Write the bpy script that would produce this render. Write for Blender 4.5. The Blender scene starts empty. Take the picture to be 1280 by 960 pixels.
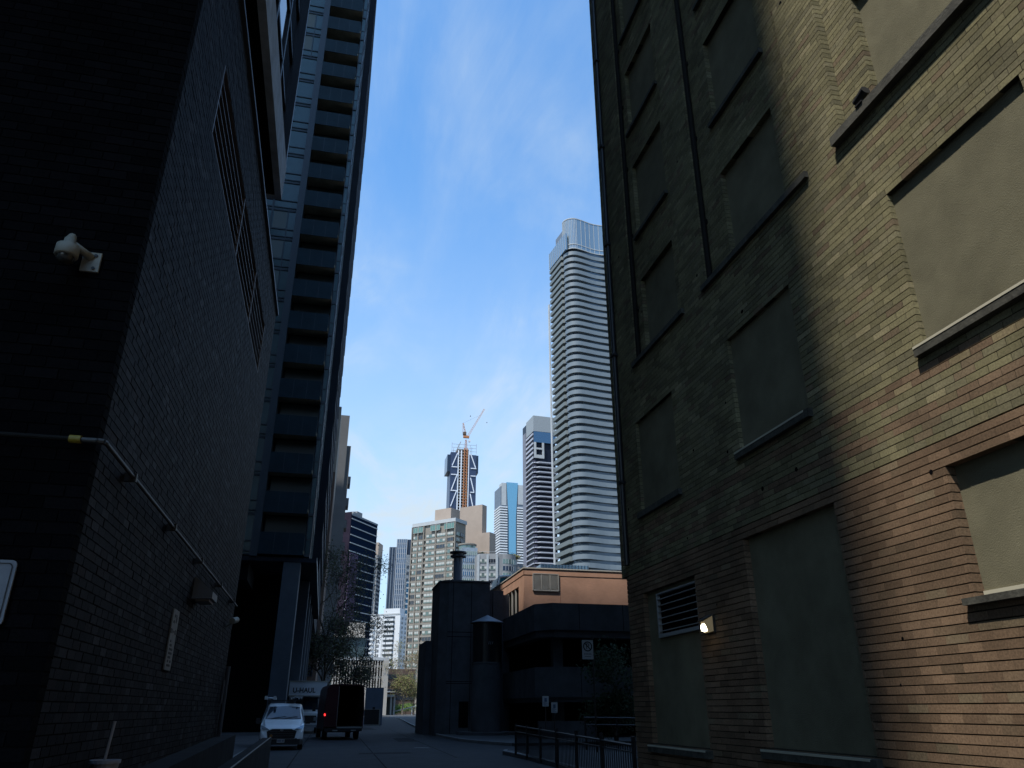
import bpy, math, random
import numpy as np
from mathutils import Vector, Matrix
R = math.radians
rng = random.Random(7)
nrng = np.random.default_rng(7)
scene = bpy.context.scene
COL = scene.collection

# ------------------------------------------------------------------ camera
F = 940.0; PX0, PY0, HZ, VX = 640, 480, 887, 402
TH = math.atan((HZ - PY0) / F)
YAW = math.atan((PX0 - VX) / (F / math.cos(TH)))
CAM = Vector((0, 0, 1.6))
FW = Vector((math.sin(YAW) * math.cos(TH), math.cos(YAW) * math.cos(TH), math.sin(TH)))
RT = Vector((math.cos(YAW), -math.sin(YAW), 0)); UP = RT.cross(FW)
cd = bpy.data.cameras.new('camera'); cam = bpy.data.objects.new('camera', cd); COL.objects.link(cam)
cd.sensor_width = 36; cd.lens = F / 1280 * 36; cd.clip_start = .05; cd.clip_end = 6000
cam.matrix_world = Matrix(((RT.x, UP.x, -FW.x, 0), (RT.y, UP.y, -FW.y, 0), (RT.z, UP.z, -FW.z, 1.6), (0, 0, 0, 1)))
scene.camera = cam

# survey helpers: a sight line from the photographer to a plane of known distance
def ray(x, y): return FW + RT * ((x - PX0) / F) + UP * ((PY0 - y) / F)
def onX(x, y, X): d = ray(x, y); return CAM + d * (X / d.x)
def onY(x, y, Y): d = ray(x, y); return CAM + d * (Y / d.y)
def onZ(x, y, Z): d = ray(x, y); return CAM + d * ((Z - 1.6) / d.z)
def proj(p):
    d = p - CAM; z = d.dot(FW)
    return PX0 + F * d.dot(RT) / z, PY0 - F * d.dot(UP) / z
def reach(p, ang, x2):
    """distance from p along heading ang (radians, 0 = +X) until the sight line x2 is met"""
    d = Vector((math.cos(ang), math.sin(ang), 0)); s = 1 if proj(p + d * .5)[0] > proj(p)[0] else -1
    lo, hi = 0.0, 400.0
    for _ in range(60):
        m = (lo + hi) / 2
        if (proj(p + d * m)[0] - x2) * s < 0: lo = m
        else: hi = m
    return lo

# ------------------------------------------------------------------ materials
MATS = {}
def lin(c):
    return tuple(((v / 255) / 12.92 if v / 255 <= .04045 else ((v / 255 + .055) / 1.055) ** 2.4) for v in c)
def mat(name, col, rough=.8, metal=0.0, noise=0.0, scale=4.0, bump=0.0, bscale=40.0, spec=.5, emit=None, estr=0, stretch=None, alpha=None, trans=0, streak=0):
    if name in MATS: return MATS[name]
    m = bpy.data.materials.new(name); m.use_nodes = True; nt = m.node_tree; b = nt.nodes['Principled BSDF']
    b.inputs['Roughness'].default_value = rough; b.inputs['Metallic'].default_value = metal
    b.inputs['Specular IOR Level'].default_value = spec
    b.inputs['Base Color'].default_value = (*col, 1)
    if trans: b.inputs['Transmission Weight'].default_value = trans
    tc = nt.nodes.new('ShaderNodeTexCoord'); src = tc.outputs['Object']
    if stretch:
        mp = nt.nodes.new('ShaderNodeMapping'); mp.inputs['Scale'].default_value = stretch
        nt.links.new(src, mp.inputs['Vector']); src = mp.outputs['Vector']
    if noise:
        n = nt.nodes.new('ShaderNodeTexNoise'); n.inputs['Scale'].default_value = scale; n.inputs['Detail'].default_value = 7
        n.inputs['Roughness'].default_value = .65
        nt.links.new(src, n.inputs['Vector'])
        r = nt.nodes.new('ShaderNodeValToRGB')
        r.color_ramp.elements[0].position = .3; r.color_ramp.elements[1].position = .7
        r.color_ramp.elements[0].color = (*[c * (1 - noise) for c in col], 1)
        r.color_ramp.elements[1].color = (*[min(1, c * (1 + noise)) for c in col], 1)
        nt.links.new(n.outputs['Fac'], r.inputs['Fac']); nt.links.new(r.outputs['Color'], b.inputs['Base Color'])
    if streak:
        mp2 = nt.nodes.new('ShaderNodeMapping'); mp2.inputs['Scale'].default_value = (2.6, 2.6, .28); nt.links.new(tc.outputs['Object'], mp2.inputs['Vector'])
        n4 = nt.nodes.new('ShaderNodeTexNoise'); n4.inputs['Scale'].default_value = 1.6; n4.inputs['Detail'].default_value = 8; n4.inputs['Roughness'].default_value = .7
        nt.links.new(mp2.outputs['Vector'], n4.inputs['Vector'])
        mr4 = nt.nodes.new('ShaderNodeMapRange'); mr4.inputs['From Min'].default_value = .32; mr4.inputs['From Max'].default_value = .6
        mr4.inputs['To Min'].default_value = 1 - streak; mr4.inputs['To Max'].default_value = 1.06; nt.links.new(n4.outputs['Fac'], mr4.inputs['Value'])
        vm4 = nt.nodes.new('ShaderNodeVectorMath'); vm4.operation = 'SCALE'
        nt.links.new(r.outputs['Color'], vm4.inputs[0]); nt.links.new(mr4.outputs['Result'], vm4.inputs['Scale']); nt.links.new(vm4.outputs['Vector'], b.inputs['Base Color'])
    if bump:
        n2 = nt.nodes.new('ShaderNodeTexNoise'); n2.inputs['Scale'].default_value = bscale; n2.inputs['Detail'].default_value = 5
        nt.links.new(src, n2.inputs['Vector'])
        bp = nt.nodes.new('ShaderNodeBump'); bp.inputs['Strength'].default_value = bump; bp.inputs['Distance'].default_value = .02
        nt.links.new(n2.outputs['Fac'], bp.inputs['Height']); nt.links.new(bp.outputs['Normal'], b.inputs['Normal'])
    if emit:
        b.inputs['Emission Color'].default_value = (*emit, 1); b.inputs['Emission Strength'].default_value = estr
    MATS[name] = m; return m

def brick_mat(name, rough=.9, var=.25, spec=.3):
    m = bpy.data.materials.new(name); m.use_nodes = True; nt = m.node_tree; b = nt.nodes['Principled BSDF']
    b.inputs['Roughness'].default_value = rough; b.inputs['Specular IOR Level'].default_value = spec * .6
    a = nt.nodes.new('ShaderNodeAttribute'); a.attribute_name = 'tint'
    tc = nt.nodes.new('ShaderNodeTexCoord')
    def noise(sc, det):
        n = nt.nodes.new('ShaderNodeTexNoise'); n.inputs['Scale'].default_value = sc; n.inputs['Detail'].default_value = det
        nt.links.new(tc.outputs['Object'], n.inputs['Vector']); return n
    def mul(c, n, lo, hi):
        mr = nt.nodes.new('ShaderNodeMapRange'); mr.inputs['From Min'].default_value = .3; mr.inputs['From Max'].default_value = .7
        mr.inputs['To Min'].default_value = lo; mr.inputs['To Max'].default_value = hi
        nt.links.new(n.outputs['Fac'], mr.inputs['Value'])
        vm = nt.nodes.new('ShaderNodeVectorMath'); vm.operation = 'SCALE'
        nt.links.new(c, vm.inputs[0]); nt.links.new(mr.outputs['Result'], vm.inputs['Scale']); return vm.outputs['Vector']
    c = mul(a.outputs['Color'], noise(45, 6), 1 - var, 1 + var)
    c = mul(c, noise(.9, 5), .72, 1.2)
    nt.links.new(c, b.inputs['Base Color'])
    bp = nt.nodes.new('ShaderNodeBump'); bp.inputs['Strength'].default_value = .5; bp.inputs['Distance'].default_value = .006
    n3 = noise(90, 6); nt.links.new(n3.outputs['Fac'], bp.inputs['Height']); nt.links.new(bp.outputs['Normal'], b.inputs['Normal'])
    MATS[name] = m; return m

# ------------------------------------------------------------------ mesh builder
class MB:
    def __init__(s): s.v = []; s.f = []; s.m = []; s.c = []
    def add(s, vs, fs, mi=0, col=None):
        o = len(s.v); s.v += [tuple(p) for p in vs]
        s.f += [tuple(i + o for i in f) for f in fs]; s.m += [mi] * len(fs)
        s.c += [col or (1, 1, 1)] * len(vs)
        return s
    def box(s, x0, x1, y0, y1, z0, z1, mi=0, col=None, M=None):
        vs = [(x0, y0, z0), (x1, y0, z0), (x1, y1, z0), (x0, y1, z0), (x0, y0, z1), (x1, y0, z1), (x1, y1, z1), (x0, y1, z1)]
        if M is not None: vs = [M @ Vector(p) for p in vs]
        return s.add(vs, [(3, 2, 1, 0), (4, 5, 6, 7), (0, 1, 5, 4), (1, 2, 6, 5), (2, 3, 7, 6), (3, 0, 4, 7)], mi, col)
    def prism(s, poly, z0, z1, mi=0):
        n = len(poly)
        a = sum(poly[i][0] * poly[(i + 1) % n][1] - poly[(i + 1) % n][0] * poly[i][1] for i in range(n))
        if a < 0: poly = poly[::-1]
        vs = [(p[0], p[1], z0) for p in poly] + [(p[0], p[1], z1) for p in poly]
        return s.add(vs, [tuple(range(n))[::-1], tuple(range(n, 2 * n))] + [(i, (i + 1) % n, n + (i + 1) % n, n + i) for i in range(n)], mi)
    def tube(s, p0, p1, r0, r1=None, n=8, mi=0, cap=True):
        p0, p1 = Vector(p0), Vector(p1); r1 = r0 if r1 is None else r1
        d = (p1 - p0).normalized(); a = d.orthogonal().normalized(); b = d.cross(a)
        vs = [p0 + (a * math.cos(t) + b * math.sin(t)) * r0 for t in [2 * math.pi * i / n for i in range(n)]]
        vs += [p1 + (a * math.cos(t) + b * math.sin(t)) * r1 for t in [2 * math.pi * i / n for i in range(n)]]
        fs = [(i, (i + 1) % n, n + (i + 1) % n, n + i) for i in range(n)]
        if cap: fs += [tuple(range(n))[::-1], tuple(range(n, 2 * n))]
        return s.add(vs, fs, mi)
    def lathe(s, c, prof, n=24, mi=0, a0=0, a1=360):
        full = abs(a1 - a0) >= 360; k = n if full else n + 1
        vs = []; fs = []
        for r, z in prof:
            vs += [(c[0] + r * math.cos(R(a0 + (a1 - a0) * i / n)), c[1] + r * math.sin(R(a0 + (a1 - a0) * i / n)), c[2] + z) for i in range(k)]
        for j in range(len(prof) - 1):
            for i in range(n):
                i2 = (i + 1) % k; fs.append((j * k + i, j * k + i2, (j + 1) * k + i2, (j + 1) * k + i))
        return s.add(vs, fs, mi)
    def loft(s, secs, mi=0, cap=True):
        n = len(secs[0]); vs = [p for q in secs for p in q]; fs = []
        for j in range(len(secs) - 1):
            for i in range(n): fs.append((j * n + i, j * n + (i + 1) % n, (j + 1) * n + (i + 1) % n, (j + 1) * n + i))
        if cap: fs += [tuple(range(n))[::-1], tuple(range((len(secs) - 1) * n, len(secs) * n))]
        return s.add(vs, fs, mi)
    def quad(s, a, b, c, d, mi=0): return s.add([a, b, c, d], [(0, 1, 2, 3)], mi)
    def mesh(s, name, mats, tint=False, smooth=False, org=None):
        me = bpy.data.meshes.new(name)
        v = np.array(s.v, dtype=np.float64).reshape(-1, 3)
        if org is not None: v = v - np.array(org)
        me.from_pydata(v.tolist(), [], s.f)
        for m in (mats if isinstance(mats, (list, tuple)) else [mats]): me.materials.append(m)
        me.polygons.foreach_set('material_index', s.m)
        if tint:
            at = me.attributes.new('tint', 'FLOAT_COLOR', 'POINT')
            c = np.ones((len(s.v), 4)); c[:, :3] = np.array(s.c); at.data.foreach_set('color', c.ravel())
        if smooth: me.shade_smooth()
        me.update(); return me

class Thing:
    """an Empty at the thing's base; world-built parts are moved into its frame"""
    def __init__(s, name, label, cat, loc, rotz=0.0, group=None, kind=None):
        o = bpy.data.objects.new(name, None); COL.objects.link(o); o.empty_display_size = .3
        o.location = loc; o.rotation_euler = (0, 0, rotz); o['label'] = label; o['category'] = cat
        if group: o['group'] = group
        if kind: o['kind'] = kind
        s.o = o; s.loc = Vector(loc); s.rot = rotz; s.W = Matrix.Translation(s.loc) @ Matrix.Rotation(rotz, 4, 'Z')
    def part(s, name, mb, mats, parent=None, world=False, tint=False, smooth=False, label=None, kind=None):
        if world:
            I = s.W.inverted(); mb.v = [tuple(I @ Vector(p)) for p in mb.v]
        o = bpy.data.objects.new(name, mb.mesh(name, mats, tint, smooth)); COL.objects.link(o)
        o.parent = parent or s.o
        if label: o['label'] = label
        if kind: o['kind'] = kind
        return o
    def inst(s, name, me, loc, rotz=0.0, parent=None):
        o = bpy.data.objects.new(name, me); COL.objects.link(o); o.parent = parent or s.o
        o.location = loc; o.rotation_euler = (0, 0, rotz); return o
def single(name, mb, mats, label=None, cat=None, group=None, kind=None, smooth=False, tint=False, org=None):
    if org is None and label:
        v = np.array(mb.v); org = ((v[:, 0].min() + v[:, 0].max()) / 2, (v[:, 1].min() + v[:, 1].max()) / 2, v[:, 2].min())
    o = bpy.data.objects.new(name, mb.mesh(name, mats, tint, smooth, org)); COL.objects.link(o)
    if org is not None: o.location = org
    if label: o['label'] = label
    if cat: o['category'] = cat
    if group: o['group'] = group
    if kind: o['kind'] = kind
    return o
def text_part(body, size, loc, rot, m, parent, name='lettering', ext=.004, align='CENTER', offset=0):
    c = bpy.data.curves.new(name, 'FONT'); c.body = body; c.size = size; c.align_x = align; c.align_y = 'CENTER'; c.extrude = ext
    c.materials.append(m)
    o = bpy.data.objects.new(name, c); COL.objects.link(o)
    if offset: c.offset = offset
    bpy.context.view_layer.update()
    me = bpy.data.meshes.new_from_object(o.evaluated_get(bpy.context.evaluated_depsgraph_get()))
    bpy.data.objects.remove(o); bpy.data.curves.remove(c)
    o = bpy.data.objects.new(name, me); COL.objects.link(o); o.parent = parent; o.location = loc; o.rotation_euler = rot
    return o
def copy_tree(o, parent=None):
    c = o.copy(); COL.objects.link(c)
    if parent is not None: c.parent = parent
    for ch in list(o.children): copy_tree(ch, c)
    return c

# ------------------------------------------------------------------ shared materials
M_dark = mat('dark void', (.004, .004, .005), .9, spec=.02)
M_asphalt = mat('asphalt', (.034, .036, .040), .85, noise=.28, scale=1.1, bump=.35, bscale=60, spec=.2)
M_walk = mat('pavement concrete', (.07, .074, .078), .85, noise=.2, scale=2.5, bump=.25, bscale=50, spec=.2)
M_kerb = mat('kerb concrete', (.17, .17, .17), .85, noise=.2, scale=5)
M_stucco = mat('greenish stucco', (.146, .134, .088), .93, noise=.26, scale=1.0, bump=.3, bscale=70, spec=.15)
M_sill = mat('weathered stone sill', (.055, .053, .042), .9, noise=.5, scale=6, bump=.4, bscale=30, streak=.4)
M_mortar = mat('grey mortar', (.035, .032, .023), .95, spec=.1, noise=.3, scale=20)
M_darkmortar = mat('dark mortar', (.006, .006, .007), .95, spec=.05)
M_brickA = brick_mat('buff and brown brick')
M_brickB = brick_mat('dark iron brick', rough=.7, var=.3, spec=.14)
M_brickC = brick_mat('near black brick', rough=.9, var=.3, spec=.04)
M_black = mat('black painted metal', (.012, .012, .013), .5)
M_galv = mat('galvanised steel', (.32, .34, .36), .5, .6)
M_cream = mat('cream trim and lit edge', (.45, .42, .32), .7)

# ------------------------------------------------------------------ brick walls (every brick a solid of its own inside the wall's mesh)
def subtract(a, b, holes):
    segs = [(a, b)]
    for h0, h1 in holes:
        out = []
        for s0, s1 in segs:
            if h1 <= s0 or h0 >= s1: out.append((s0, s1)); continue
            if h0 > s0: out.append((s0, h0))
            if h1 < s1: out.append((h1, s1))
        segs = out
    return [q for q in segs if q[1] - q[0] > .015]
def brick_field(mb, mm, frame, u0, u1, z0, z1, holes, depth, colour, bl=.2, ch=.076, joint=.009, proud=.009, face=0.0, jit=.002, vj=None):
    vj = joint if vj is None else vj
    """frame(u, d, z) -> point; d grows into the wall. holes = (u0,u1,z0,z1)"""
    nC = int(math.ceil((z1 - z0) / ch - 1e-6))
    for i in range(nC):
        za = z0 + i * ch; zb = min(z1, za + ch); zm = (za + zb) / 2
        hs = [(h[0], h[1]) for h in holes if h[2] <= zm < h[3]]
        segs = subtract(u0, u1, hs)
        P = proud(zm) if callable(proud) else proud
        for s0, s1 in segs:
            pts = [frame(u, d, z) for z in (za, zb) for d in (face + P, face + depth) for u in (s0 + .006, s1 - .006)]
            mm.add(pts, [(0, 1, 3, 2), (4, 6, 7, 5), (0, 4, 5, 1), (2, 3, 7, 6), (0, 2, 6, 4), (1, 5, 7, 3)])
            u = u0 + (-(i % 2) * .5 - 1) * (bl + vj) + (rng.random() - .5) * .02
            while u < s1:
                a = max(u, s0); b = min(u + bl, s1)
                if a - s0 < vj + .03: a = s0
                if s1 - b < vj + .03: b = s1
                u += bl + vj
                if b - a < .02: continue
                j = [(rng.random() - .5) * jit for _ in range(6)]; dd = face + rng.random() ** 2 * jit * 1.5
                zt = zb - joint + j[0] * .7; zl = za + j[1] * .7
                pts = [frame(a + j[2], dd, zl), frame(b + j[3], dd + j[5] * .6, zl), frame(b + j[3], face + depth, zl), frame(a + j[2], face + depth, zl),
                       frame(a + j[2], dd + j[4] * .6, zt), frame(b + j[3], dd, zt), frame(b + j[3], face + depth, zt), frame(a + j[2], face + depth, zt)]
                mb.add(pts, [(3, 2, 1, 0), (4, 5, 6, 7), (0, 1, 5, 4), (1, 2, 6, 5), (3, 0, 4, 7)], 0, colour((a + b) / 2, zm))

# ================================================================== RIGHT BRICK BUILDING
XR = 5.85
rb = Thing('brick_building', 'tall buff and brown brick building on the right with blocked up stucco window openings', 'building', (XR, 8, 0))
wins0 = [  # y0,y1,z0,z1, depth
    (4.12, 6.06, 2.57, 3.86, .115), (7.87, 10.08, 1.12, 3.9, .1), (11.76, 14.0, 1.03, 3.68, .1),
    (4.12, 5.97, 5.14, 7.13, .07), (8.03, 9.83, 5.2, 7.06, .07), (11.98, 13.78, 5.2, 7.12, .07),
    (.2, 2.1, 5.14, 7.13, .07), (.0, 2.1, 2.57, 3.86, .1)]
bays = [(3.55, 6.46), (7.3, 10.27), (11.25, 13.55), (-.4, 2.7)]
bayw = [(4.15, 5.92), (7.92, 9.56), (11.62, 13.24), (.2, 2.05)]
TOPZ = 24.0
holes_main = [w[:4] for w in wins0] + [(b[0], b[1], 8.33, 99) for b in bays]
def colR(u, z):
    k = rng.random(); s = (.6 + .38 * rng.random()) * .72
    if z < 4.12: c = (.285, .188, .118) if k < .82 else ((.255, .175, .11) if k < .95 else (.285, .215, .135))
    elif z < 5.05 and (4.36 < z < 4.5 or 4.74 < z < 4.92): c = (.285, .195, .125) if k < .7 else (.33, .265, .155)
    else: c = (.305, .272, .152) if k < .6 else ((.28, .25, .15) if k < .88 else ((.27, .205, .13) if k < .955 else (.39, .34, .20)))
    return tuple(v * s for v in c)
fr = lambda u, d, z: (XR + d, u, z)
bw, mo = MB(), MB()
pr = lambda z: .02 if z < 4.12 else .008
brick_field(bw, mo, fr, -3, 14.8, 0, 4.1, holes_main, .12, colR, proud=pr, bl=.28, ch=4.1 / 47, joint=.012, vj=.005)
brick_field(bw, mo, fr, -3, 15.06, 4.104, TOPZ, holes_main, .12, colR, proud=pr, bl=.262, ch=.083, joint=.01)
sillz = [8.4, 11.42, 14.38, 17.4, 20.4]
bay_wins = []
for b, w in zip(bays, bayw):
    hs = []
    for z in sillz: hs.append((w[0], w[1], z, z + 1.87)); bay_wins.append((w[0], w[1], z, z + 1.87))
    brick_field(bw, mo, fr, b[0] - .06, b[1] + .06, 8.256, TOPZ, hs, .1, colR, proud=pr, face=.125, bl=.262, ch=.083, joint=.01)
bw.f = [f[::-1] for f in bw.f]; mo.f = [f[::-1] for f in mo.f]
rb.part('brick_wall', bw, M_brickA, world=True, tint=True)
rb.part('mortar_bed', mo, M_mortar, world=True)
core = MB(); core.box(XR + .34, 24, -3, 14.7, 0, TOPZ)
core.box(XR + .122, XR + .34, -3, 14.78, -.1, 0.02); core.box(XR + .23, XR + .34, 14.0, 15.05, 4.11, TOPZ); core.box(XR + .23, XR + .34, 14.1, 14.79, 0, 4.1)
core.box(XR + .22, 24, -3.02, -2.9, 0, TOPZ); core.box(XR + .02, 24, -3, 15.04, TOPZ + .31, 46)
rb.part('building_core', core, M_mortar, world=True)
ro = MB(); ro.box(XR - .1, 24.2, -3.1, 15.15, TOPZ, TOPZ + .3); rb.part('roof', ro, M_sill, world=True)
for k, (a, b, c, d, dep) in enumerate(wins0 + [(a, b, c, d, .225) for a, b, c, d in bay_wins]):
    inbay = k >= len(wins0)
    p = MB().box(XR + dep, XR + .33, a - .05, b + .05, c - .05, d + .05)
    w = rb.part('blocked_window', p, M_stucco, world=True)
    lowest = inbay and abs(c - 8.4) < .01
    if not lowest:
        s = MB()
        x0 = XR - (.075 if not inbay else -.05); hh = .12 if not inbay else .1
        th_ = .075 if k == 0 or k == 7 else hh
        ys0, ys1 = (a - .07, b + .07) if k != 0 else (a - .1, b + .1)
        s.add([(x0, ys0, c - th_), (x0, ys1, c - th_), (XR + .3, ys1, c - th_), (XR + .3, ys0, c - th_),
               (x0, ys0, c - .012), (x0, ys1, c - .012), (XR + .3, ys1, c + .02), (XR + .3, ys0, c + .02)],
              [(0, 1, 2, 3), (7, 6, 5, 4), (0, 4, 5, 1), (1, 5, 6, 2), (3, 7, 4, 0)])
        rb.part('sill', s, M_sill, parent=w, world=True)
    if k in (1, 2, 3, 4, 6): rb.part('lit_edge_strip', MB().box(x0 - .006, x0 + .02, ys0 + .1, ys1 - .005, c - .034, c - .008), M_cream, parent=w, world=True)  # cream strip stands in for sunlight on the sill's front top edge
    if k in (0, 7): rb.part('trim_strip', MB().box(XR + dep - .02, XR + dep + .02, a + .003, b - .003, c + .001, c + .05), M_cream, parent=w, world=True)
for b in bays:   # a long ledge closes the foot of each recessed bay
    s = MB(); s.box(XR - (.10 if b[0] < 5 else .06), XR + .3, b[0] - .1, b[1] + .1, 8.27 if b[0] < 5 else 8.3, 8.4)
    rb.part('ledge', s, M_sill, world=True)
# louvre over the low blocked opening
lv = MB()
lv.box(XR + .03, XR + .1, 11.78, 11.82, 2.8, 3.58); lv.box(XR + .03, XR + .1, 13.42, 13.46, 2.8, 3.58)
lv.box(XR + .03, XR + .1, 11.82, 13.42, 2.8, 2.86); lv.box(XR + .03, XR + .1, 11.82, 13.42, 3.55, 3.58)
for i in range(6):
    z = 2.9 + i * .112
    lv.add([(XR + .03, 11.82, z), (XR + .03, 13.42, z), (XR + .095, 13.42, z + .012), (XR + .095, 11.82, z + .012),
            (XR + .03, 11.82, z + .014), (XR + .03, 13.42, z + .014), (XR + .095, 13.42, z + .026), (XR + .095, 11.82, z + .026)],
           [(3, 2, 1, 0), (4, 5, 6, 7), (0, 1, 5, 4), (2, 3, 7, 6)])
lvo = rb.part('louvre', lv, mat('louvre steel', (.30, .31, .31), .5, .2), world=True)
rb.part('dark_opening', MB().box(XR + .096, XR + .099, 11.8, 13.44, 2.82, 3.57), M_dark, parent=lvo, world=True)
dp = MB()
dp.tube((XR - .05, 14.6, 4.3), (XR - .05, 14.6, TOPZ), .055, n=10)
for z in range(6, 24, 3): dp.box(XR - .12, XR + .0, 14.52, 14.68, z, z + .06)
rb.part('pipe_or_bay_shade', dp, M_black, world=True)
M_bayshade = mat('dark bay corner shade', (.016, .014, .012), .8, spec=.1)
for y_ in (10.19, 13.47):   # dark pipe shapes standing for the shade in the far bay corners
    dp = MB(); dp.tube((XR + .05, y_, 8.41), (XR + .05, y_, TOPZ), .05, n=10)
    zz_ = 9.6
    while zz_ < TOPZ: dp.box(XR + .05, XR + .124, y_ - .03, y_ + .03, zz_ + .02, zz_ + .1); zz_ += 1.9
    rb.part('pipe_or_bay_shade', dp, M_bayshade, world=True)
hl = MB()     # knocked out brick corners and old anchor holes
for _ in range(60):
    y_, z_ = rng.uniform(4.2, 14.5), rng.uniform(1, 17)
    if any(a - .1 < y_ < b + .1 and c - .2 < z_ < d + .1 for a, b, c, d in holes_main): continue
    r_ = rng.uniform(.012, .035); hl.tube((XR - .002, y_, z_), (XR + .008, y_, z_), r_, r_ * .7, n=7)
rb.part('anchor_holes', hl, M_dark, world=True)


# lit wall lamp
wl = Thing('wall_lamp', 'small lit wedge shaped wall lamp on the shaded brick beside the louvre', 'wall lamp', (XR, 11.3, 2.72))
h = MB(); h.box(XR - .03, XR - .001, 11.2, 11.4, 2.7, 2.96)
h.add([(XR - .03, 11.2, 2.95), (XR - .03, 11.4, 2.95), (XR - .2, 11.38, 2.86), (XR - .2, 11.22, 2.86), (XR - .03, 11.2, 2.97), (XR - .03, 11.4, 2.97), (XR - .21, 11.39, 2.88), (XR - .21, 11.21, 2.88)],
      [(0, 1, 2, 3), (7, 6, 5, 4), (0, 3, 7, 4), (3, 2, 6, 7), (2, 1, 5, 6)])
wl.part('housing', h, mat('bronze lamp housing', (.06, .05, .04), .5, .3), world=True)
g = MB(); g.loft([[(XR - .032, 11.21, 2.72), (XR - .032, 11.39, 2.72), (XR - .1, 11.37, 2.70), (XR - .1, 11.23, 2.70)], [(XR - .032, 11.21, 2.945), (XR - .032, 11.39, 2.945), (XR - .17, 11.36, 2.86), (XR - .17, 11.24, 2.86)]])
wl.part('lens', g, mat('lamp lens', (.12, .10, .07), .3, emit=(1, .8, .45), estr=.05), world=True)
wl.part('bulb', MB().lathe((XR - .145, 11.29, 2.765), [(.001, -.055), (.045, -.04), (.055, .02), (.04, .06), (.001, .07)], 12), mat('bulb glow', (1, .9, .7), .4, emit=(1, .88, .62), estr=5), world=True, smooth=True)
# floodlight on the ledge
fl = Thing('floodlight', 'small black floodlight standing on the end of the upper window ledge', 'floodlight', (XR - .05, 5.95, 8.4))
fl.part('head', MB().tube((0, .1, .12), (0, -.1, .16), .05, .062, 12), M_black)
fl.part('bracket', MB().tube((0, 0, 0), (0, -.02, .14), .02).box(-.07, .07, -.06, .06, 0, .02), M_black)
fl.part('cable', MB().tube((.02, -.05, .02), (.05, -.75, .02), .012), M_black)

# ================================================================== LEFT DARK BRICK BUILDING
XL, YF, YE = -1.85, 6.0, 16.2
lb = Thing('dark_brick_building', 'low dark brick building on the left with a long louvre and a glazed upper storey', 'building', (XL, YF, 0))
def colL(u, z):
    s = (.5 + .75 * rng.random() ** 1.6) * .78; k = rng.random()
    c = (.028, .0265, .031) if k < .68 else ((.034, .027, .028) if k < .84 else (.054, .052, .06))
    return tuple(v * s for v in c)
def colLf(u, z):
    s = .6 + .5 * rng.random(); return (.0085 * s, .008 * s, .009 * s)  # front bricks set far darker than those of the side wall
bw, mo = MB(), MB()
fs_ = lambda u, d, z: (XL - d, u, z)
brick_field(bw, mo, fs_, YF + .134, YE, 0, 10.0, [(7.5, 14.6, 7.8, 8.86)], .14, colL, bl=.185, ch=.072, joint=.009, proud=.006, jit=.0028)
ff = lambda u, d, z: (u, YF + d, z)
b3, m3 = MB(), MB()
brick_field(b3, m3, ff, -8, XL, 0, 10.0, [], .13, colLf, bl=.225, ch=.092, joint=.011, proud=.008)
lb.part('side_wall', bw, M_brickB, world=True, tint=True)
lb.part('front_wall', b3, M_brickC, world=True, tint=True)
mo.add(m3.v, m3.f)
lb.part('mortar_bed', mo, M_darkmortar, world=True)
core = MB(); core.box(-8, XL - .5, YF + .12, YE - .02, 0, 9.98); core.box(XL - .5, XL - .13, YF + .12, YE - .02, 0, 7.75); core.box(XL - .5, XL - .13, YF + .12, YE - .02, 8.9, 9.98)
core.box(XL - .5, XL - .13, YF + .14, 7.48, 7.75, 8.9); core.box(XL - .5, XL - .13, 14.62, YE - .02, 7.75, 8.9)
core.box(XL - .13, XL - .02, YE - .03, YE + .0, 0, 10)
lb.part('building_core', core, M_darkmortar, world=True)
cp = MB(); cp.box(-8, XL + .05, YF - .06, YE + .06, 10.004, 10.06)
lb.part('roof_edge_flashing', cp, mat('grey flashing', (.12, .125, .14), .5, .4), world=True)
lv = MB()
for i in range(6):
    z = 7.82 + i * .172
    lv.add([(XL - .02, 7.52, z), (XL - .02, 14.58, z), (XL - .12, 14.58, z + .02), (XL - .12, 7.52, z + .02), (XL - .02, 7.52, z + .014), (XL - .02, 14.58, z + .014), (XL - .12, 14.58, z + .034), (XL - .12, 7.52, z + .034)],
           [(0, 1, 2, 3), (7, 6, 5, 4), (0, 4, 5, 1), (2, 6, 7, 3)])
for y in (7.51, 10.2, 12.4, 14.55): lv.box(XL - .1, XL - .005, y, y + .035, 7.8, 8.86)
lv.box(XL - .1, XL - .008, 7.5, 14.6, 7.8, 7.815); lv.box(XL - .1, XL - .008, 7.5, 14.6, 8.845, 8.86)
lvo = lb.part('louvre', lv, mat('dull bronze louvre', (.17, .14, .13), .5, .2), world=True)
lb.part('dark_opening', MB().box(XL - .2, XL - .16, 7.5, 14.6, 7.8, 8.86), M_dark, parent=lvo, world=True)
# upper storey
XU, YU, ZU = -1.65, 12.55, 10.6
M_upg = mat('upper storey glass', (.02, .028, .035), .04, spec=1.0)
M_upm = mat('upper storey frames', (.03, .032, .038), .5, .4)
lb.part('upper_core', MB().box(-8, XU - 1.2, 4.5, YU - 1.0, 10.06, 70), M_darkmortar, world=True)
lb.part('soffit', MB().box(-8, XU - .01, 4.5, YU - .01, ZU, ZU + .12), mat('black soffit', (.006, .006, .007), .9, spec=.05), world=True)
lb.part('fascia', MB().box(XU - .1, XU + .02, 4.5, YU, ZU - .02, ZU + .78).box(-8, XU - .1, YU - .12, YU - .001, ZU - .02, ZU + .78), mat('pale concrete fascia', (.46, .54, .64), .8, noise=.25, scale=3), world=True)
gl = MB(); gl.box(XU - .2, XU - .17, 4.5, YU - .1, ZU + .78, 70); gl.box(-8, XU - .2, YU - .2, YU - .17, ZU + .78, 70)
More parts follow.
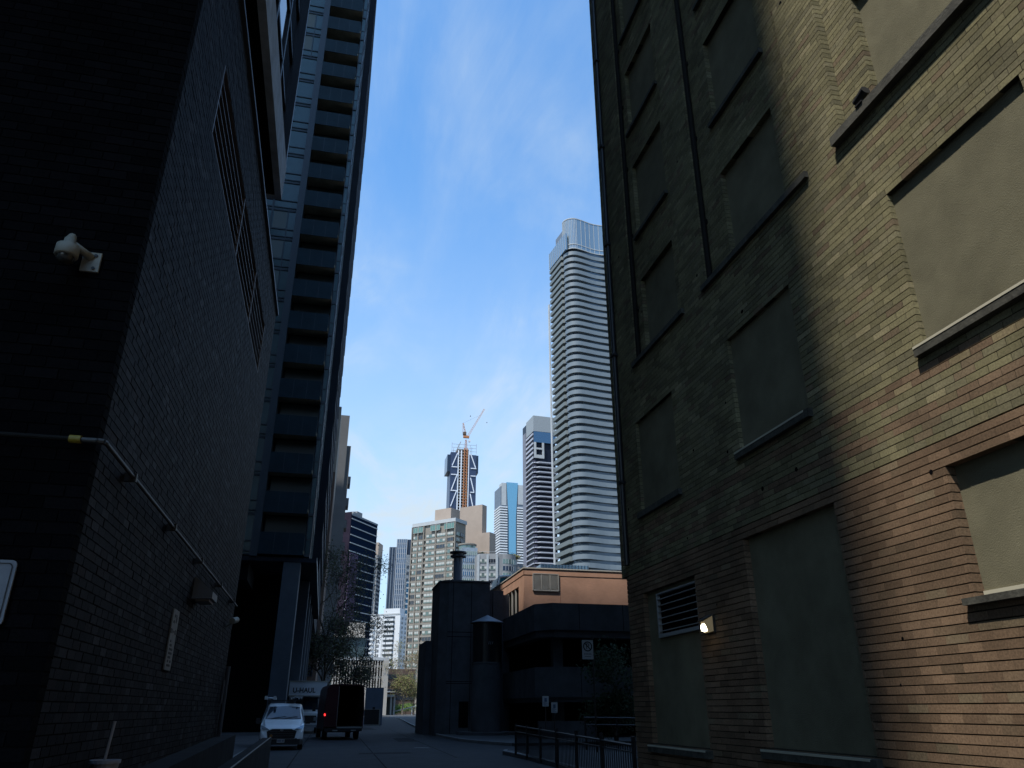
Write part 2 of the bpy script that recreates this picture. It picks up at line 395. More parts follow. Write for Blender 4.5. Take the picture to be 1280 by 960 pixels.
lb.part('glazing', gl, M_upg, world=True)
fm = MB()
for i in range(7):
    y = 4.6 + i * 1.3
    fm.box(XU - .17, XU - .13, y, y + .1, ZU + .78, 70)
for i in range(46):
    z = ZU + .78 + i * 1.25
    fm.box(XU - .17, XU - .14, 4.5, YU - .1, z, z + .09)
for i in range(5): fm.box(-8 + i * 1.4, -7.9 + i * 1.4, YU - .17, YU - .08, ZU + .78, 70)
fm.box(XU - .17, XU + .01, YU - .12, YU, ZU + .78, 70)
lb.part('window_frames', fm, M_upm, world=True)

# things fixed to the left building
sc = Thing('security_camera', 'off white dome security camera on a bracket on the dark brick corner', 'security camera', (-2.3, YF, 4.9))
dome = MB()
dome.lathe((-2.34, YF - .16, 5.0), [(.001, .12), (.042, .12), (.042, .07), (.07, .062), (.086, .05), (.088, -.035), (.08, -.045), (.001, -.045)], 28)
sc.part('lens_dome', MB().lathe((-2.34, YF - .16, 5.0), [(.066, -.046), (.062, -.075), (.04, -.1), (.001, -.108)], 24), mat('smoked dome', (.05, .05, .045), .15), world=True, smooth=True)
cream = mat('aged white plastic', (.34, .325, .26), .6, noise=.15, scale=14)
sc.part('dome', dome, cream, world=True, smooth=True)
sc.part('neck', MB().tube((-2.34, YF - .16, 5.1), (-2.34, YF - .13, 5.17), .045, .03).tube((-2.34, YF - .15, 5.1), (-2.2, YF - .02, 5.05), .03, .03), cream, world=True, smooth=True)
sc.part('wall_plate', MB().box(-2.27, -2.13, YF - .025, YF - .002, 4.92, 5.1), cream, world=True)
sc.part('bolts', MB().tube((-2.17, YF - .035, 4.95), (-2.17, YF - .02, 4.95), .014).tube((-2.17, YF - .035, 5.07), (-2.17, YF - .02, 5.07), .014), M_black, world=True)

gp = Thing('gas_pipe', 'thin wall pipe turning the dark brick corner, yellow collar before the bend', 'pipe', (-1.9, YF - .06, 3.46))
pz = 3.46
M_pipe = mat('worn grey pipe', (.08, .077, .07), .5, .2)
gp.part('front_run', MB().tube((-7, YF - .06, pz), (-2.02, YF - .06, pz), .02, n=10), mat('dark front pipe', (.018, .017, .015), .7, spec=.1), world=True)  # front run coloured darker than the rest of the pipe
gp.part('pipe_run', MB().tube((-1.94, YF - .06, pz), (XL + .02, YF - .06, pz), .02, n=10).tube((XL + .07, YF - .01, pz), (XL + .07, 15.9, pz - .02), .017, n=10)
        .tube((XL + .02, YF - .06, pz), (XL + .06, YF - .045, pz), .022).tube((XL + .06, YF - .045, pz), (XL + .07, YF - .01, pz), .022), M_pipe, world=True, smooth=False)
gp.part('yellow_collar', MB().tube((-2.02, YF - .06, pz), (-1.94, YF - .06, pz), .031, n=14), mat('yellow collar', (.30, .22, .02), .5), world=True)
for y in (6.9, 8.9, 11.0, 13.2, 15.2): gp.part('clamp', MB().box(XL, XL + .1, y, y + .035, pz - .045, pz + .03), M_pipe, world=True)

lp = Thing('wall_light', 'unlit pale wall light sticking out of the dark brick under the pipe', 'wall light', (XL, 11.45, 3.0))
lp.part('housing', MB().add([(XL, 11.2, 3.28), (XL, 11.7, 3.28), (XL, 11.7, 2.98), (XL, 11.2, 2.98), (XL + .26, 11.2, 3.08), (XL + .26, 11.7, 3.08), (XL + .26, 11.7, 2.99), (XL + .26, 11.2, 2.99)],
        [(0, 4, 5, 1), (4, 7, 6, 5), (0, 3, 7, 4), (1, 5, 6, 2), (3, 2, 6, 7)]), mat('grey lamp casting', (.22, .23, .24), .5, .2), world=True)
lp.part('lens', MB().box(XL + .04, XL + .22, 11.25, 11.65, 2.955, 2.985), mat('dusty lens', (.3, .31, .32), .4), world=True)
lc = Thing('bullet_camera', 'tiny white bullet camera near the far end of the dark brick wall', 'security camera', (XL, 15.3, 3.05))
lc.part('body', MB().tube((XL + .12, 15.05, 3.08), (XL + .16, 15.35, 3.13), .055, .055, 12), cream, world=True)
lc.part('bracket', MB().tube((XL, 15.25, 3.0), (XL + .13, 15.22, 3.09), .022), cream, world=True)
vs = Thing('wall_sign', 'tall narrow white notice with black marks screwed to the dark brick side wall', 'sign', (XL, 10.2, 2.0))
vs.part('board', MB().box(XL + .004, XL + .02, 10.04, 10.42, 2.03, 2.72), mat('dull white board', (.30, .29, .26), .7, noise=.25, scale=12), world=True)
mk = MB(); X = XL + .024
for a, b, c, d in ((10.16, 10.3, 2.63, 2.66), (10.27, 10.31, 2.57, 2.64), (10.12, 10.2, 2.56, 2.59), (10.04, 10.15, 2.44, 2.49), (10.31, 10.42, 2.44, 2.49), (10.12, 10.34, 2.455, 2.475)):
    mk.box(XL + .019, X, a, b, c, d)
for i in range(7):
    for j in range(3):
        if rng.random() < .75: mk.box(XL + .019, X, 10.12 + j * .08, 10.12 + j * .08 + .03 + rng.random() * .04, 2.07 + i * .045, 2.095 + i * .045)
vs.part('black_marks', mk, M_black, world=True)
es = Thing('metal_sign', 'grey rounded metal sign at the left edge of the dark front wall', 'sign', (-2.4, YF - .03, 2.1))
def rrect(x0, x1, z0, z1, r, n=5):
    o = []
    for cx, cz, a in ((x1 - r, z1 - r, 0), (x0 + r, z1 - r, 90), (x0 + r, z0 + r, 180), (x1 - r, z0 + r, 270)):
        for i in range(n + 1): o.append((cx + r * math.cos(R(a + 90 * i / n)), cz + r * math.sin(R(a + 90 * i / n))))
    return o
def plate(mb, poly, y0, y1, f=lambda x, z: (x, z), mi=0):
    n = len(poly)
    return mb.add([(p[0], y0, p[1]) for p in poly] + [(p[0], y1, p[1]) for p in poly],
                  [tuple(range(n))[::-1], tuple(range(n, 2 * n))] + [(i, (i + 1) % n, n + (i + 1) % n, n + i) for i in range(n)], mi)
es.part('panel', plate(MB(), rrect(-2.72, -2.165, 2.12, 2.56, .035), YF - .03, YF - .012), mat('brushed grey sign', (.26, .27, .29), .6, noise=.12, scale=8), world=True)
bd = MB()
o_, i_ = rrect(-2.70, -2.185, 2.14, 2.54, .03), rrect(-2.692, -2.193, 2.148, 2.532, .025)
n = len(o_)
bd.add([(p[0], YF - .034, p[1]) for p in o_] + [(p[0], YF - .034, p[1]) for p in i_], [(i, (i + 1) % n, n + (i + 1) % n, n + i) for i in range(n)])
es.part('border_line', bd, M_black, world=True)
dw = MB().tube((XL + .06, 16.0, .6), (XL + .06, 16.0, 2.35), .04, n=10)
dw.tube((XL + .06, 15.6, 1.7), (XL + .06, 15.6, 2.1), .025, n=8)
single('standpipe', dw, mat('grey pipe', (.10, .11, .13), .5), 'short grey standpipe at the far foot of the dark brick wall', 'pipe')
# ledge, container, guard wall at the lower left
M_conc = mat('dirty concrete', (.022, .023, .025), .9, spec=.1, noise=.4, scale=3, bump=.3, bscale=30)
lg = MB(); lg.add([(XL + .002, 4.5, 0), (-1.55, 4.5, 0), (-1.55, 16.6, 0), (XL + .002, 16.6, 0), (XL + .002, 4.5, .93), (-1.55, 4.5, .93), (-1.55, 16.6, 1.16), (XL + .002, 16.6, 1.16)],
       [(3, 2, 1, 0), (4, 5, 6, 7), (0, 1, 5, 4), (1, 2, 6, 5), (2, 3, 7, 6), (3, 0, 4, 7)])
single('concrete_ledge', lg, M_conc, 'low sloping concrete ledge along the foot of the dark brick wall', 'ledge')
bk = Thing('pail', 'pale round container with a thin rod standing on the ledge', 'pail', (-1.72, 7.6, .99))
bk.part('pot', MB().lathe((0, 0, 0), [(.001, .0), (.085, 0), (.11, .2), (.12, .2), (.12, .225), (.105, .225), (.08, .03), (.001, .03)], 20), mat('grey white plastic', (.5, .52, .58), .5), smooth=False)
bk.part('rod', MB().tube((.0, -.1, .01), (.03, -.06, .52), .011, n=8), mat('pale rod', (.5, .5, .5), .5))
gw = MB()
gw.add([(-1.45, 8, -.02), (-1.2, 8, -.02), (-1.28, 24.0, -.02), (-1.53, 24.0, -.02), (-1.45, 8, .72), (-1.2, 8, .72), (-1.28, 24.0, .88), (-1.53, 24.0, .88)],
       [(3, 2, 1, 0), (4, 5, 6, 7), (0, 1, 5, 4), (1, 2, 6, 5), (2, 3, 7, 6), (3, 0, 4, 7)])
gt = Thing('guard_wall', 'low concrete guard wall in front of the white van, metal edge on top', 'wall', (-1.36, 16, 0))
gt.part('wall_body', gw, M_conc, world=True)
gt.part('edge_rail', MB().tube((-1.22, 8, .74), (-1.3, 23.9, .90), .014), M_pipe, world=True)
gt.part('reflector', MB().tube((-1.3, 23.86, .93), (-1.3, 23.9, .93), .04), mat('amber reflector', (.5, .2, .03), .4), world=True)
SKY, SUN, EXPO, HAZE, CLOUD = .15, 2.8, 0.95, 0, (2.3, 2.75, 3.15)
# ================================================================== GROUND
ZG = 0.0
gnd = MB(); gnd.quad((-2500, -300, -.012), (2500, -300, -.012), (2500, 3500, -.012), (-2500, 3500, -.012))
single('ground', gnd, mat('city ground', (.12, .12, .11), .9, noise=.3, scale=.05), kind='structure')
road = MB(); road.quad((-30, -40, 0), (40, -40, 0), (40, 262, 0), (-30, 262, 0))
single('road', road, M_asphalt, kind='structure')
cross = MB(); cross.quad((-200, 264, .002), (300, 264, .002), (300, 276, .002), (-200, 276, .002))
single('cross_street', cross, mat('pale asphalt', (.14, .14, .14), .9, noise=.2, scale=2), kind='structure')
# right pavement, its kerb curving round the drive
kp = [onZ(x, y, .13) for x, y in ((488, 895.6), (500, 898), (514, 905), (530, 912), (545, 917), (560, 920.5), (580, 924), (600, 926), (640, 929))]
kp = [(p.x, p.y) for p in kp]
poly = kp + [(16, kp[-1][1] + 1), (60, 46), (60, 262), (kp[0][0] + 1.5, 262)]
single('pavement', MB().prism(poly, .0, .128), M_walk, kind='structure')
def kerb(name, pts, w=.16, h=.145):
    mb = MB()
    P = [Vector((p[0], p[1], 0)) for p in pts]; L = []
    for i, p in enumerate(P):
        t = (P[min(i + 1, len(P) - 1)] - P[max(i - 1, 0)]).normalized(); nrm = Vector((-t.y, t.x, 0)); L.append((p, nrm))
    secs = [[(p + q * w * s + Vector((0, 0, z))) for s, z in ((.55, 0), (.55, h - .02), (.45, h), (-.5, h), (-.5, 0))] for p, q in L]
    mb.loft(secs); return single(name, mb, M_kerb, kind='structure')
kerb('kerb', kp)
isl = [(XR - .02, 10), (6.0, 15.1), (7.0, 20), (7.1, 24.5), (7.15, 29), (7.05, 31.6), (7.3, 32.5), (7.8, 32.6)]
kerb('kerb_island', isl)
single('pavement_island', MB().prism(isl + [(11, 31.5), (12, 15.1), (6.1, 15.1)], 0, .12), M_walk, kind='structure')
lwp = [(-2.75, 17), (-2.75, 60), (-2.0, 120), (-2.0, 262)]
kerb('kerb_opposite', lwp)
single('pavement_opposite', MB().prism(lwp + [(-30, 262), (-30, 17)], 0, .12), M_walk, kind='structure')
lotp = MB().quad((-30, -.0 + 18, .124), (-2.9, 18, .124), (-2.9, 60, .124), (-30, 60, .124))
single('forecourt', lotp, mat('dark forecourt', (.035, .037, .042), .9, noise=.3, scale=1), kind='structure')
# repair patches and joints in the road
pt = MB()
for x, y, w, d in ((1.5, 33, 2.2, 1.3), (4.2, 45, 1.2, 6), (3.2, 72, 1.6, 9)):
    pt.quad((x, y, .004), (x + w, y + .2, .004), (x + w - .1, y + d, .004), (x + .15, y + d - .15, .004))
sm = MB()
for x0_, y0_, x1_, y1_ in ((1.9, 18, 3.4, 120), (4.9, 30, 6.0, 75), (-.9, 22, -.4, 90)): sm.quad((x0_, y0_, .003), (x0_ + .05, y0_, .003), (x1_ + .05, y1_, .003), (x1_, y1_, .003))
for y_ in (41, 58, 83):
    px_ = -2.5
    while px_ < 7.5:
        a_ = y_ + rng.uniform(-.25, .25); b_ = y_ + rng.uniform(-.25, .25); sm.quad((px_, a_, .0035), (px_ + 1, b_, .0035), (px_ + 1, b_ + .05, .0035), (px_, a_ + .05, .0035)); px_ += 1
single('road_seams', sm, mat('seam tar', (.02, .02, .022), .95, spec=.05), kind='structure')
single('road_patches', pt, mat('fresh tar', (.026, .026, .029), .95, noise=.3, scale=3, spec=.1), kind='structure')
mh = Thing('manhole_cover', 'round iron manhole cover in the dark road', 'manhole cover', (4.6, 38, .002))
mh.part('lid', MB().lathe((0, 0, 0), [(.001, .008), (.3, .008), (.31, .004), (.36, .006), (.37, .0)], 28), mat('iron lid', (.045, .045, .047), .55, .6, bump=.6, bscale=25))

# ================================================================== RIGHT MIDDLE: FENCE, SIGNS, CONCRETE PARKADE
fn = Thing('fence', 'black metal picket fence on the island kerb beside the brick building', 'fence', (6.4, 22, .12))
a0, a1 = Vector((5.97, 15.25, 0)), Vector((7.02, 29.6, 0))
npk = 88
pk = MB(); pk.box(-.009, .009, -.009, .009, 0, .74); pme = pk.mesh('picket', M_black)
for i in range(npk):
    p = a0.lerp(a1, (i + .5) / npk); fn.inst('picket', pme, (p.x - 6.4, p.y - 22, .1))
rl = MB(); rl.tube((a0.x, a0.y, .96), (a1.x, a1.y, 1.06), .028, n=6); fn.part('top_rail', rl, M_black, world=True)
fn.part('middle_rail', MB().tube((a0.x, a0.y, .84), (a1.x, a1.y, .86), .018, n=6), M_black, world=True)
fn.part('bottom_rail', MB().tube((a0.x, a0.y, .22), (a1.x, a1.y, .22), .018, n=6), M_black, world=True)
for i in range(7):
    p = a0.lerp(a1, i / 6); fn.part('post', MB().box(p.x - .035, p.x + .035, p.y - .035, p.y + .035, .1, 1.12), M_black, world=True)
hr = Thing('handrail', 'dark two bar metal handrail behind the picket fence', 'handrail', (12.2, 34, .0))
hr.part('bars', MB().tube((11.1, 34, 1.28), (14.2, 34, 1.25), .03).tube((11.1, 34, 1.0), (14.2, 34, .97), .025), mat('grey rail', (.05, .05, .055), .5), world=True)
for x in (11.15, 12.6, 14.1): hr.part('post', MB().box(x - .03, x + .03, 33.97, 34.03, 0, 1.27), M_black, world=True)
# no parking sign
M_white = mat('white sign sheet', (.55, .55, .54), .5)
M_ink = mat('black sign ink', (.015, .015, .017), .6)
M_red = mat('red sign ink', (.25, .015, .012), .5)
ns = Thing('no_parking_sign', 'white no parking sign with a crossed P in a ring, on a tall dark pole', 'sign', (10.06, 30.1, .12))
ns.part('pole', MB().tube((10.3, 30.12, .1), (10.3, 30.12, 4.3), .035), M_black, world=True)
sg = ns.part('sign_plate', plate(MB(), rrect(9.83, 10.29, 3.42, 4.14, .03), 30.04, 30.05), M_white, world=True)
ring = MB(); cx, cz = 10.06, 3.9
pts = lambda r: [(cx + r * math.cos(2 * math.pi * i / 32), 30.032, cz + r * math.sin(2 * math.pi * i / 32)) for i in range(32)]
ring.add(pts(.19) + pts(.145), [(i, (i + 1) % 32, 32 + (i + 1) % 32, 32 + i) for i in range(32)])
q = .707; ring.add([(cx - .16 * q - .015, 30.031, cz + .16 * q - .015), (cx - .16 * q + .015, 30.031, cz + .16 * q + .015), (cx + .16 * q + .015, 30.031, cz - .16 * q + .015), (cx + .16 * q - .015, 30.031, cz - .16 * q - .015)], [(3, 2, 1, 0)])
ns.part('prohibition_ring', ring, M_ink, world=True, parent=sg)
text_part('P', .3, (cx - 10.06, 30.035 - 30.1, cz - .12), (R(90), 0, 0), M_ink, sg, 'letter_p')
sp_ = MB()
for i in range(5): sp_.box(cx - .15 + i * .062, cx - .112 + i * .062, 30.032, 30.036, 3.60, 3.635)
sp_.box(cx - .13, cx + .13, 30.032, 30.036, 3.515, 3.53)
ns.part('small_print', sp_, M_ink, world=True, parent=sg)
def small_sign(lbl, p0, p1, Y):
    t = Thing('notice_sign', lbl, 'sign', ((p0.x + p1.x) / 2, Y, .12), group='notice signs by the parkade')
    t.part('pole', MB().tube(((p0.x + p1.x) / 2, Y + .03, .1), ((p0.x + p1.x) / 2, Y + .03, p0.z + .05), .03), M_black, world=True)
    b = t.part('sign_plate', plate(MB(), rrect(p0.x, p1.x, p1.z, p0.z, .03), Y, Y + .012), M_white, world=True)
    m = MB(); w = p1.x - p0.x
    m.box(p0.x + w * .3, p1.x - w * .3, Y - .004, Y - .002, p0.z - .3, p0.z - .1)
    for i in range(4): m.box(p0.x + w * .15, p1.x - w * .2 * (1 + i % 2), Y - .004, Y - .002, p1.z + .05 + i * .05, p1.z + .07 + i * .05)
    t.part('print', m, mat('blue grey print', (.10, .14, .22), .6), parent=b, world=True)
small_sign('small white notice sign on a post by the parkade, the left and higher one', onY(678, 870, 44), onY(686, 883, 44), 44)
small_sign('small white notice sign on a post by the parkade, the right and lower one', onY(689, 878, 44.3), onY(697, 891, 44.3), 44.3)

M_pk = mat('dark cast concrete', (.07, .073, .08), .85, noise=.3, scale=.8, bump=.3, bscale=20, spec=.12)
pkd = Thing('parkade', 'low dark concrete parkade with open bands under the orange brick penthouse', 'building', (12, 45, 0))
PX = 12.05; band = MB()
def bandring(z0, z1, off=0.0):
    b = MB(); c = .9
    b.prism([(PX + off, 60), (PX + off, 45 + c + off), (PX + c + off, 45 + off), (40, 45 + off), (40, 46), (PX + 1.6, 46), (PX + .8, 47), (PX + .8, 60)], z0, z1); return b
pkd.part('parapet', bandring(5.95, 7.5), M_pk, world=True)
pkd.part('parapet_lip', bandring(5.55, 5.95, .12), M_pk, world=True)
pkd.part('spandrel', bandring(2.25, 3.9), M_pk, world=True)
pkd.part('spandrel_lip', bandring(2.0, 2.25, .1), M_pk, world=True)
pkd.part('base_wall', MB().box(PX, 15.4, 45.1, 45.4, 0, 1.0), M_pk, world=True)
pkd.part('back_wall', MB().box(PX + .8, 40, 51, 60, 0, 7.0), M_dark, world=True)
pkd.part('roof_deck', MB().box(PX + .6, 40, 45.5, 60, 6.9, 7.1), M_pk, world=True)
pkd.part('floor_slab', MB().box(PX + .6, 40, 45.5, 51, 3.3, 3.5), M_pk, world=True)
for x in (13.2, 18.5, 24, 30): pkd.part('column', MB().box(x, x + .6, 45.9, 46.5, 0, 6.9), M_pk, world=True)
jt = MB()
for x in (14.6, 17.4, 20.2): jt.box(x, x + .03, 44.995, 45.01, 5.97, 7.49); jt.box(x, x + .03, 44.995, 45.01, 2.27, 3.89)
pkd.part('panel_joints', jt, M_dark, world=True)

# orange brick penthouse
def brick_tex_mat(name, c1, c2, cm, sx=.22, sz=.075, rough=.9):
    m = bpy.data.materials.new(name); m.use_nodes = True; nt = m.node_tree; b = nt.nodes['Principled BSDF']; b.inputs['Roughness'].default_value = rough
    tc = nt.nodes.new('ShaderNodeTexCoord'); sep = nt.nodes.new('ShaderNodeSeparateXYZ'); nt.links.new(tc.outputs['Object'], sep.inputs[0])
    ad = nt.nodes.new('ShaderNodeMath'); ad.operation = 'ADD'; nt.links.new(sep.outputs['X'], ad.inputs[0]); nt.links.new(sep.outputs['Y'], ad.inputs[1])
    cb = nt.nodes.new('ShaderNodeCombineXYZ'); nt.links.new(ad.outputs[0], cb.inputs['X']); nt.links.new(sep.outputs['Z'], cb.inputs['Y'])
    br = nt.nodes.new('ShaderNodeTexBrick'); br.inputs['Scale'].default_value = 1; br.inputs['Brick Width'].default_value = sx; br.inputs['Row Height'].default_value = sz
    br.inputs['Mortar Size'].default_value = .008; br.inputs['Color1'].default_value = (*c1, 1); br.inputs['Color2'].default_value = (*c2, 1); br.inputs['Mortar'].default_value = (*cm, 1)
    nt.links.new(cb.outputs[0], br.inputs['Vector'])
    n = nt.nodes.new('ShaderNodeTexNoise'); n.inputs['Scale'].default_value = .7; n.inputs['Detail'].default_value = 6
    nt.links.new(tc.outputs['Object'], n.inputs['Vector'])
    mr = nt.nodes.new('ShaderNodeMapRange'); mr.inputs['From Min'].default_value = .3; mr.inputs['From Max'].default_value = .7; mr.inputs['To Min'].default_value = .82; mr.inputs['To Max'].default_value = 1.12
    nt.links.new(n.outputs['Fac'], mr.inputs['Value'])
    vm = nt.nodes.new('ShaderNodeVectorMath'); vm.operation = 'SCALE'; nt.links.new(br.outputs['Color'], vm.inputs[0]); nt.links.new(mr.outputs['Result'], vm.inputs['Scale'])
    nt.links.new(vm.outputs['Vector'], b.inputs['Base Color']); return m
M_or = brick_tex_mat('orange brick', (.45, .25, .17), (.41, .225, .15), (.38, .24, .175))
ph = Thing('penthouse', 'sunlit orange brick penthouse with louvres standing on the dark parkade roof', 'penthouse', (13.07, 52.5, 7.1))
OX, OY, OZ = 13.07, 52.5, 10.78
b = MB(); b.box(OX, 34, OY, 53.0, 7.1, OZ); b.box(OX, OX + .4, 53.0, 66, 7.1, 7.9); b.box(OX, OX + .4, 53.0, 66, 9.75, OZ); b.box(OX, OX + .4, 53.0, 54.1, 7.9, 9.75); b.box(OX, OX + .4, 63.5, 66, 7.9, 9.75)
ph.part('brick_wall', b, M_or, world=True)
ph.part('brick_course', MB().box(OX - .03, 34, OY - .03, OY, OZ - .42, OZ - .02).box(OX - .03, OX, OY - .03, 66, OZ - .42, OZ - .02), M_or, world=True)
ph.part('metal_coping', MB().box(OX - .08, 34.1, OY - .08, OY + .45, OZ, OZ + .08).box(OX - .08, OX + .45, OY + .45, 66, OZ, OZ + .08), mat('pale coping', (.42, .40, .36), .6), world=True)
st_ = MB(); st_.box(onY(700, 730, OY).x, onY(700, 730, OY).x + .03, OY - .004, OY - .001, 7.12, OZ - .45)
ph.part('brick_joint', st_, mat('dark orange joint', (.22, .11, .07), .9), world=True)
ph.part('roof', MB().box(OX + .4, 34, 53, 66, OZ - .6, OZ - .4), M_pk, world=True)
pa, pb = onY(666, 717, OY), onY(698, 739, OY)
lvb = MB(); w = (pb.x - pa.x) / 3
M_lv = mat('weathered louvre blades', (.33, .33, .32), .6, .1)
M_lvf = mat('louvre frame', (.30, .29, .27), .6)
for k in range(3):
    for i in range(14):
        z = pb.z + .04 + i * (pa.z - pb.z - .08) / 14
        lvb.add([(pa.x + k * w + .03, OY - .09, z), (pa.x + k * w + w - .03, OY - .09, z), (pa.x + k * w + w - .03, OY - .005, z + .07), (pa.x + k * w + .03, OY - .005, z + .07)], [(0, 1, 2, 3)])
lo = ph.part('louvre', lvb, M_lv, world=True)
fr_ = MB()
for k in range(4): fr_.box(pa.x + k * w - .03, pa.x + k * w + .03, OY - .1, OY - .003, pb.z, pa.z)
fr_.box(pa.x + .03, pb.x - .03, OY - .1, OY - .003, pb.z - .03, pb.z + .03); fr_.box(pa.x + .03, pb.x - .03, OY - .1, OY - .003, pa.z - .03, pa.z + .03)
ph.part('frame', fr_, M_lvf, parent=lo, world=True)
sl = MB()
for i in range(9): sl.box(OX + .02, OX + .14, 54.1 + i * 1.17, 54.2 + i * 1.17, 7.9, 9.75)
sl.box(OX + .02, OX + .14, 54.2, 63.5, 7.9, 7.98)
sw = ph.part('side_louvre', sl, M_lvf, world=True)
ph.part('dark_opening', MB().box(OX + .3, OX + .38, 54.1, 63.5, 7.9, 9.75), M_dark, parent=sw, world=True)
skl = Thing('skylight', 'small teal glazed skylight with white frame behind the orange penthouse', 'skylight', (15.0, 68, 10.6))
p1, p2, p3, p4 = onY(621, 738, 70), onY(640, 738, 70), onY(640, 720, 70), onY(624, 721, 70)
skl.part('glass', MB().loft([[p1, p2, p3, p4], [p + Vector((0, 3, 0)) for p in (p1, p2, p3, p4)]]), mat('teal glass', (.04, .20, .24), .1, .3), world=True)
skl.part('frame', MB().tube(p1, p4, .12).tube(p4, p3, .12).tube(p1 + Vector((0, -.02, -3)), p1, .12), mat('white frame', (.6, .6, .6), .6), world=True)
skl.part('curb', MB().box(p1.x - .1, p2.x + .1, 70.1, 73, 7, p1.z - .02), M_pk, world=True)

# stair block, annex, chimney, round stair
sb = Thing('stair_block', 'windowless dark concrete block with chamfered left edge behind the road bend', 'building', (7.5, 54, 0))
bt = 9.92
sb.part('main_block', MB().prism([(7.42, 58.6), (7.42, 54.6), (8.0, 54.0), (10.95, 54.0), (10.95, 58.6)], 0, bt), M_pk, world=True)
sb.part('side_block', MB().box(10.955, 12.0, 54.35, 59.5, 0, 9.45).box(12.0, 12.5, 54.6, 59.5, 0, 9.2), M_pk, world=True)
sb.part('annex', MB().box(6.95, 7.415, 57.5, 62, 0, 6.2), M_pk, world=True)
sb.part('roof_lip', MB().prism([(7.36, 58.7), (7.36, 54.57), (7.98, 53.94), (11.0, 53.94), (11.0, 58.7)], bt + .002, bt + .12), M_pk, world=True)
gr = MB()
for z in (3.2, 3.32, 6.2, 6.5): gr.box(7.98, 10.95, 53.992, 54.003, z, z + .04)
for x in (8.3, 9.6): gr.box(x, x + .035, 53.992, 54.003, 0, bt)
gr.box(8.9, 9.55, 53.99, 54.003, .5, 2.1)
gr.box(11.2, 11.24, 54.34, 54.353, 0, 9.4)
sb.part('panel_joints', gr, M_dark, world=True)
rs = Thing('round_stair', 'round dark concrete stair drum with a pale cone roof in front of the block', 'stair tower', (10.42, 52.2, .12))
c = (10.42, 52.2, 0)
rs.part('drum', MB().lathe(c, [(1.0, .12), (1.0, 4.35), (1.03, 4.36), (1.03, 4.47), (.9, 4.48)], 40), M_pk, world=True, smooth=False)
rs.part('lantern', MB().lathe(c, [(.98, 4.48), (.98, 6.95)], 40), mat('dark smoked glass', (.006, .007, .009), .35), world=True)
rs.part('cone_roof', MB().lathe(c, [(1.15, 6.95), (1.15, 7.0), (.02, 7.5)], 40), mat('zinc cone', (.16, .18, .21), .5, .3), world=True)
rs.part('plinth', MB().lathe(c, [(1.9, .0), (1.9, .3), (.9, .3)], 40), M_pk, world=True)
mb = MB()
for i in range(3): mb.tube((c[0] - .1 + i * .12, c[1] - .985, 5.55), (c[0] - .05 + i * .12, c[1] - .985, 5.75), .012)
rs.part('lamp_glint', mb, M_galv, world=True)
ch = Thing('chimney', 'steel flue pipe with a round cap on the dark concrete block', 'chimney', (8.9, 56, bt))
ch.part('flue', MB().lathe((8.9, 56, 0), [(.5, bt + .1), (.5, bt + .35), (.34, bt + .36), (.34, 12.3)], 24), mat('dull flue steel', (.13, .16, .20), .55, .2), world=True)
ch.part('cap', MB().lathe((8.9, 56, 0), [(.36, 11.98), (.6, 12.02), (.6, 12.12), (.36, 12.16)], 24).lathe((8.9, 56, 0), [(.34, 12.28), (.64, 12.3), (.64, 12.4), (.3, 12.44), (.001, 12.45)], 24), mat('dark flue cap', (.06, .065, .075), .5, .3), world=True)
# ================================================================== NEAR BALCONY TOWER (left)
TX, TY, FH, Z0 = -1.86, 57.0, 2.96, 11.75
nt_ = Thing('balcony_tower', 'tall dark blue glass apartment tower with stacked balconies rising beyond the dark brick building', 'building', (TX, TY, 0))
M_tw = mat('slate blue cladding', (.018, .024, .034), .7, spec=.15, noise=.2, scale=.6)
M_tg = mat('teal curtain glass', (.028, .072, .082), .25, .1, spec=.5, noise=.35, scale=.35)
M_tf = mat('blue grey mullion', (.03, .042, .056), .5, .2)
M_bal = mat('blue tinted guard glass', (.014, .032, .045), .4, spec=.1, noise=.25, scale=.6)
M_slab = mat('stained balcony soffit', (.30, .28, .21), .9, noise=.3, scale=1)
TOPT = 122
NF = 24
nt_.part('core_wall', MB().box(-38, -5.95, TY, 124, 10, TOPT).box(-5.95, TX - .38, TY + .05, 124, Z0 - .3, TOPT).box(TX - .38, TX, TY + 6.2, 124, Z0 - .3, TOPT).box(-38, TX - 2, TY + 5, 124, 0, 10), M_tw, world=True)
nt_.part('roof', MB().box(-38, TX, TY, 124, TOPT, TOPT + 1), M_tw, world=True)
fin = MB().box(-5.9, -5.36, TY - 1.45, TY, Z0 - .3, 90); nt_.part('fin', fin, M_tf, world=True)
# window bays left of the fin
wm = MB(); W, H = 2.1, FH
wm.box(-W / 2, W / 2, -.02, .02, 0, H, 1)
for x in (-W / 2, W / 2 - .08): wm.box(x, x + .08, -.1, -.021, 0, H)
for z in (0, .22, .95, H - .1): wm.box(-W / 2 + .08, W / 2 - .08, -.09, -.021, z, z + .09)
wa = wm.mesh('bay_window', [M_tf, M_tg])
wm = MB(); wm.box(-W / 2, W / 2, -.02, .02, 0, H, 1)
for x in (-W / 2, W / 2 - .08, .25): wm.box(x, x + .07, -.1, -.021, 0, H)
for z in (0, .22, .95, H - .1):
    wm.box(-W / 2 + .08, .25, -.09, -.021, z, z + .09); wm.box(.32, W / 2 - .08, -.09, -.021, z, z + .09)
wm.box(-.9, .2, -.03, -.021, 1.1, 2.8, 2)
wb_ = wm.mesh('bay_window_blind', [M_tf, M_tg, mat('pale blind', (.16, .19, .19), .8)])
for k in range(NF):
    for j in range(3):
        nt_.inst('window', wa if rng.random() < .55 else wb_, (-6.95 - j * 2.1 - TX, -.03, Z0 + k * FH))
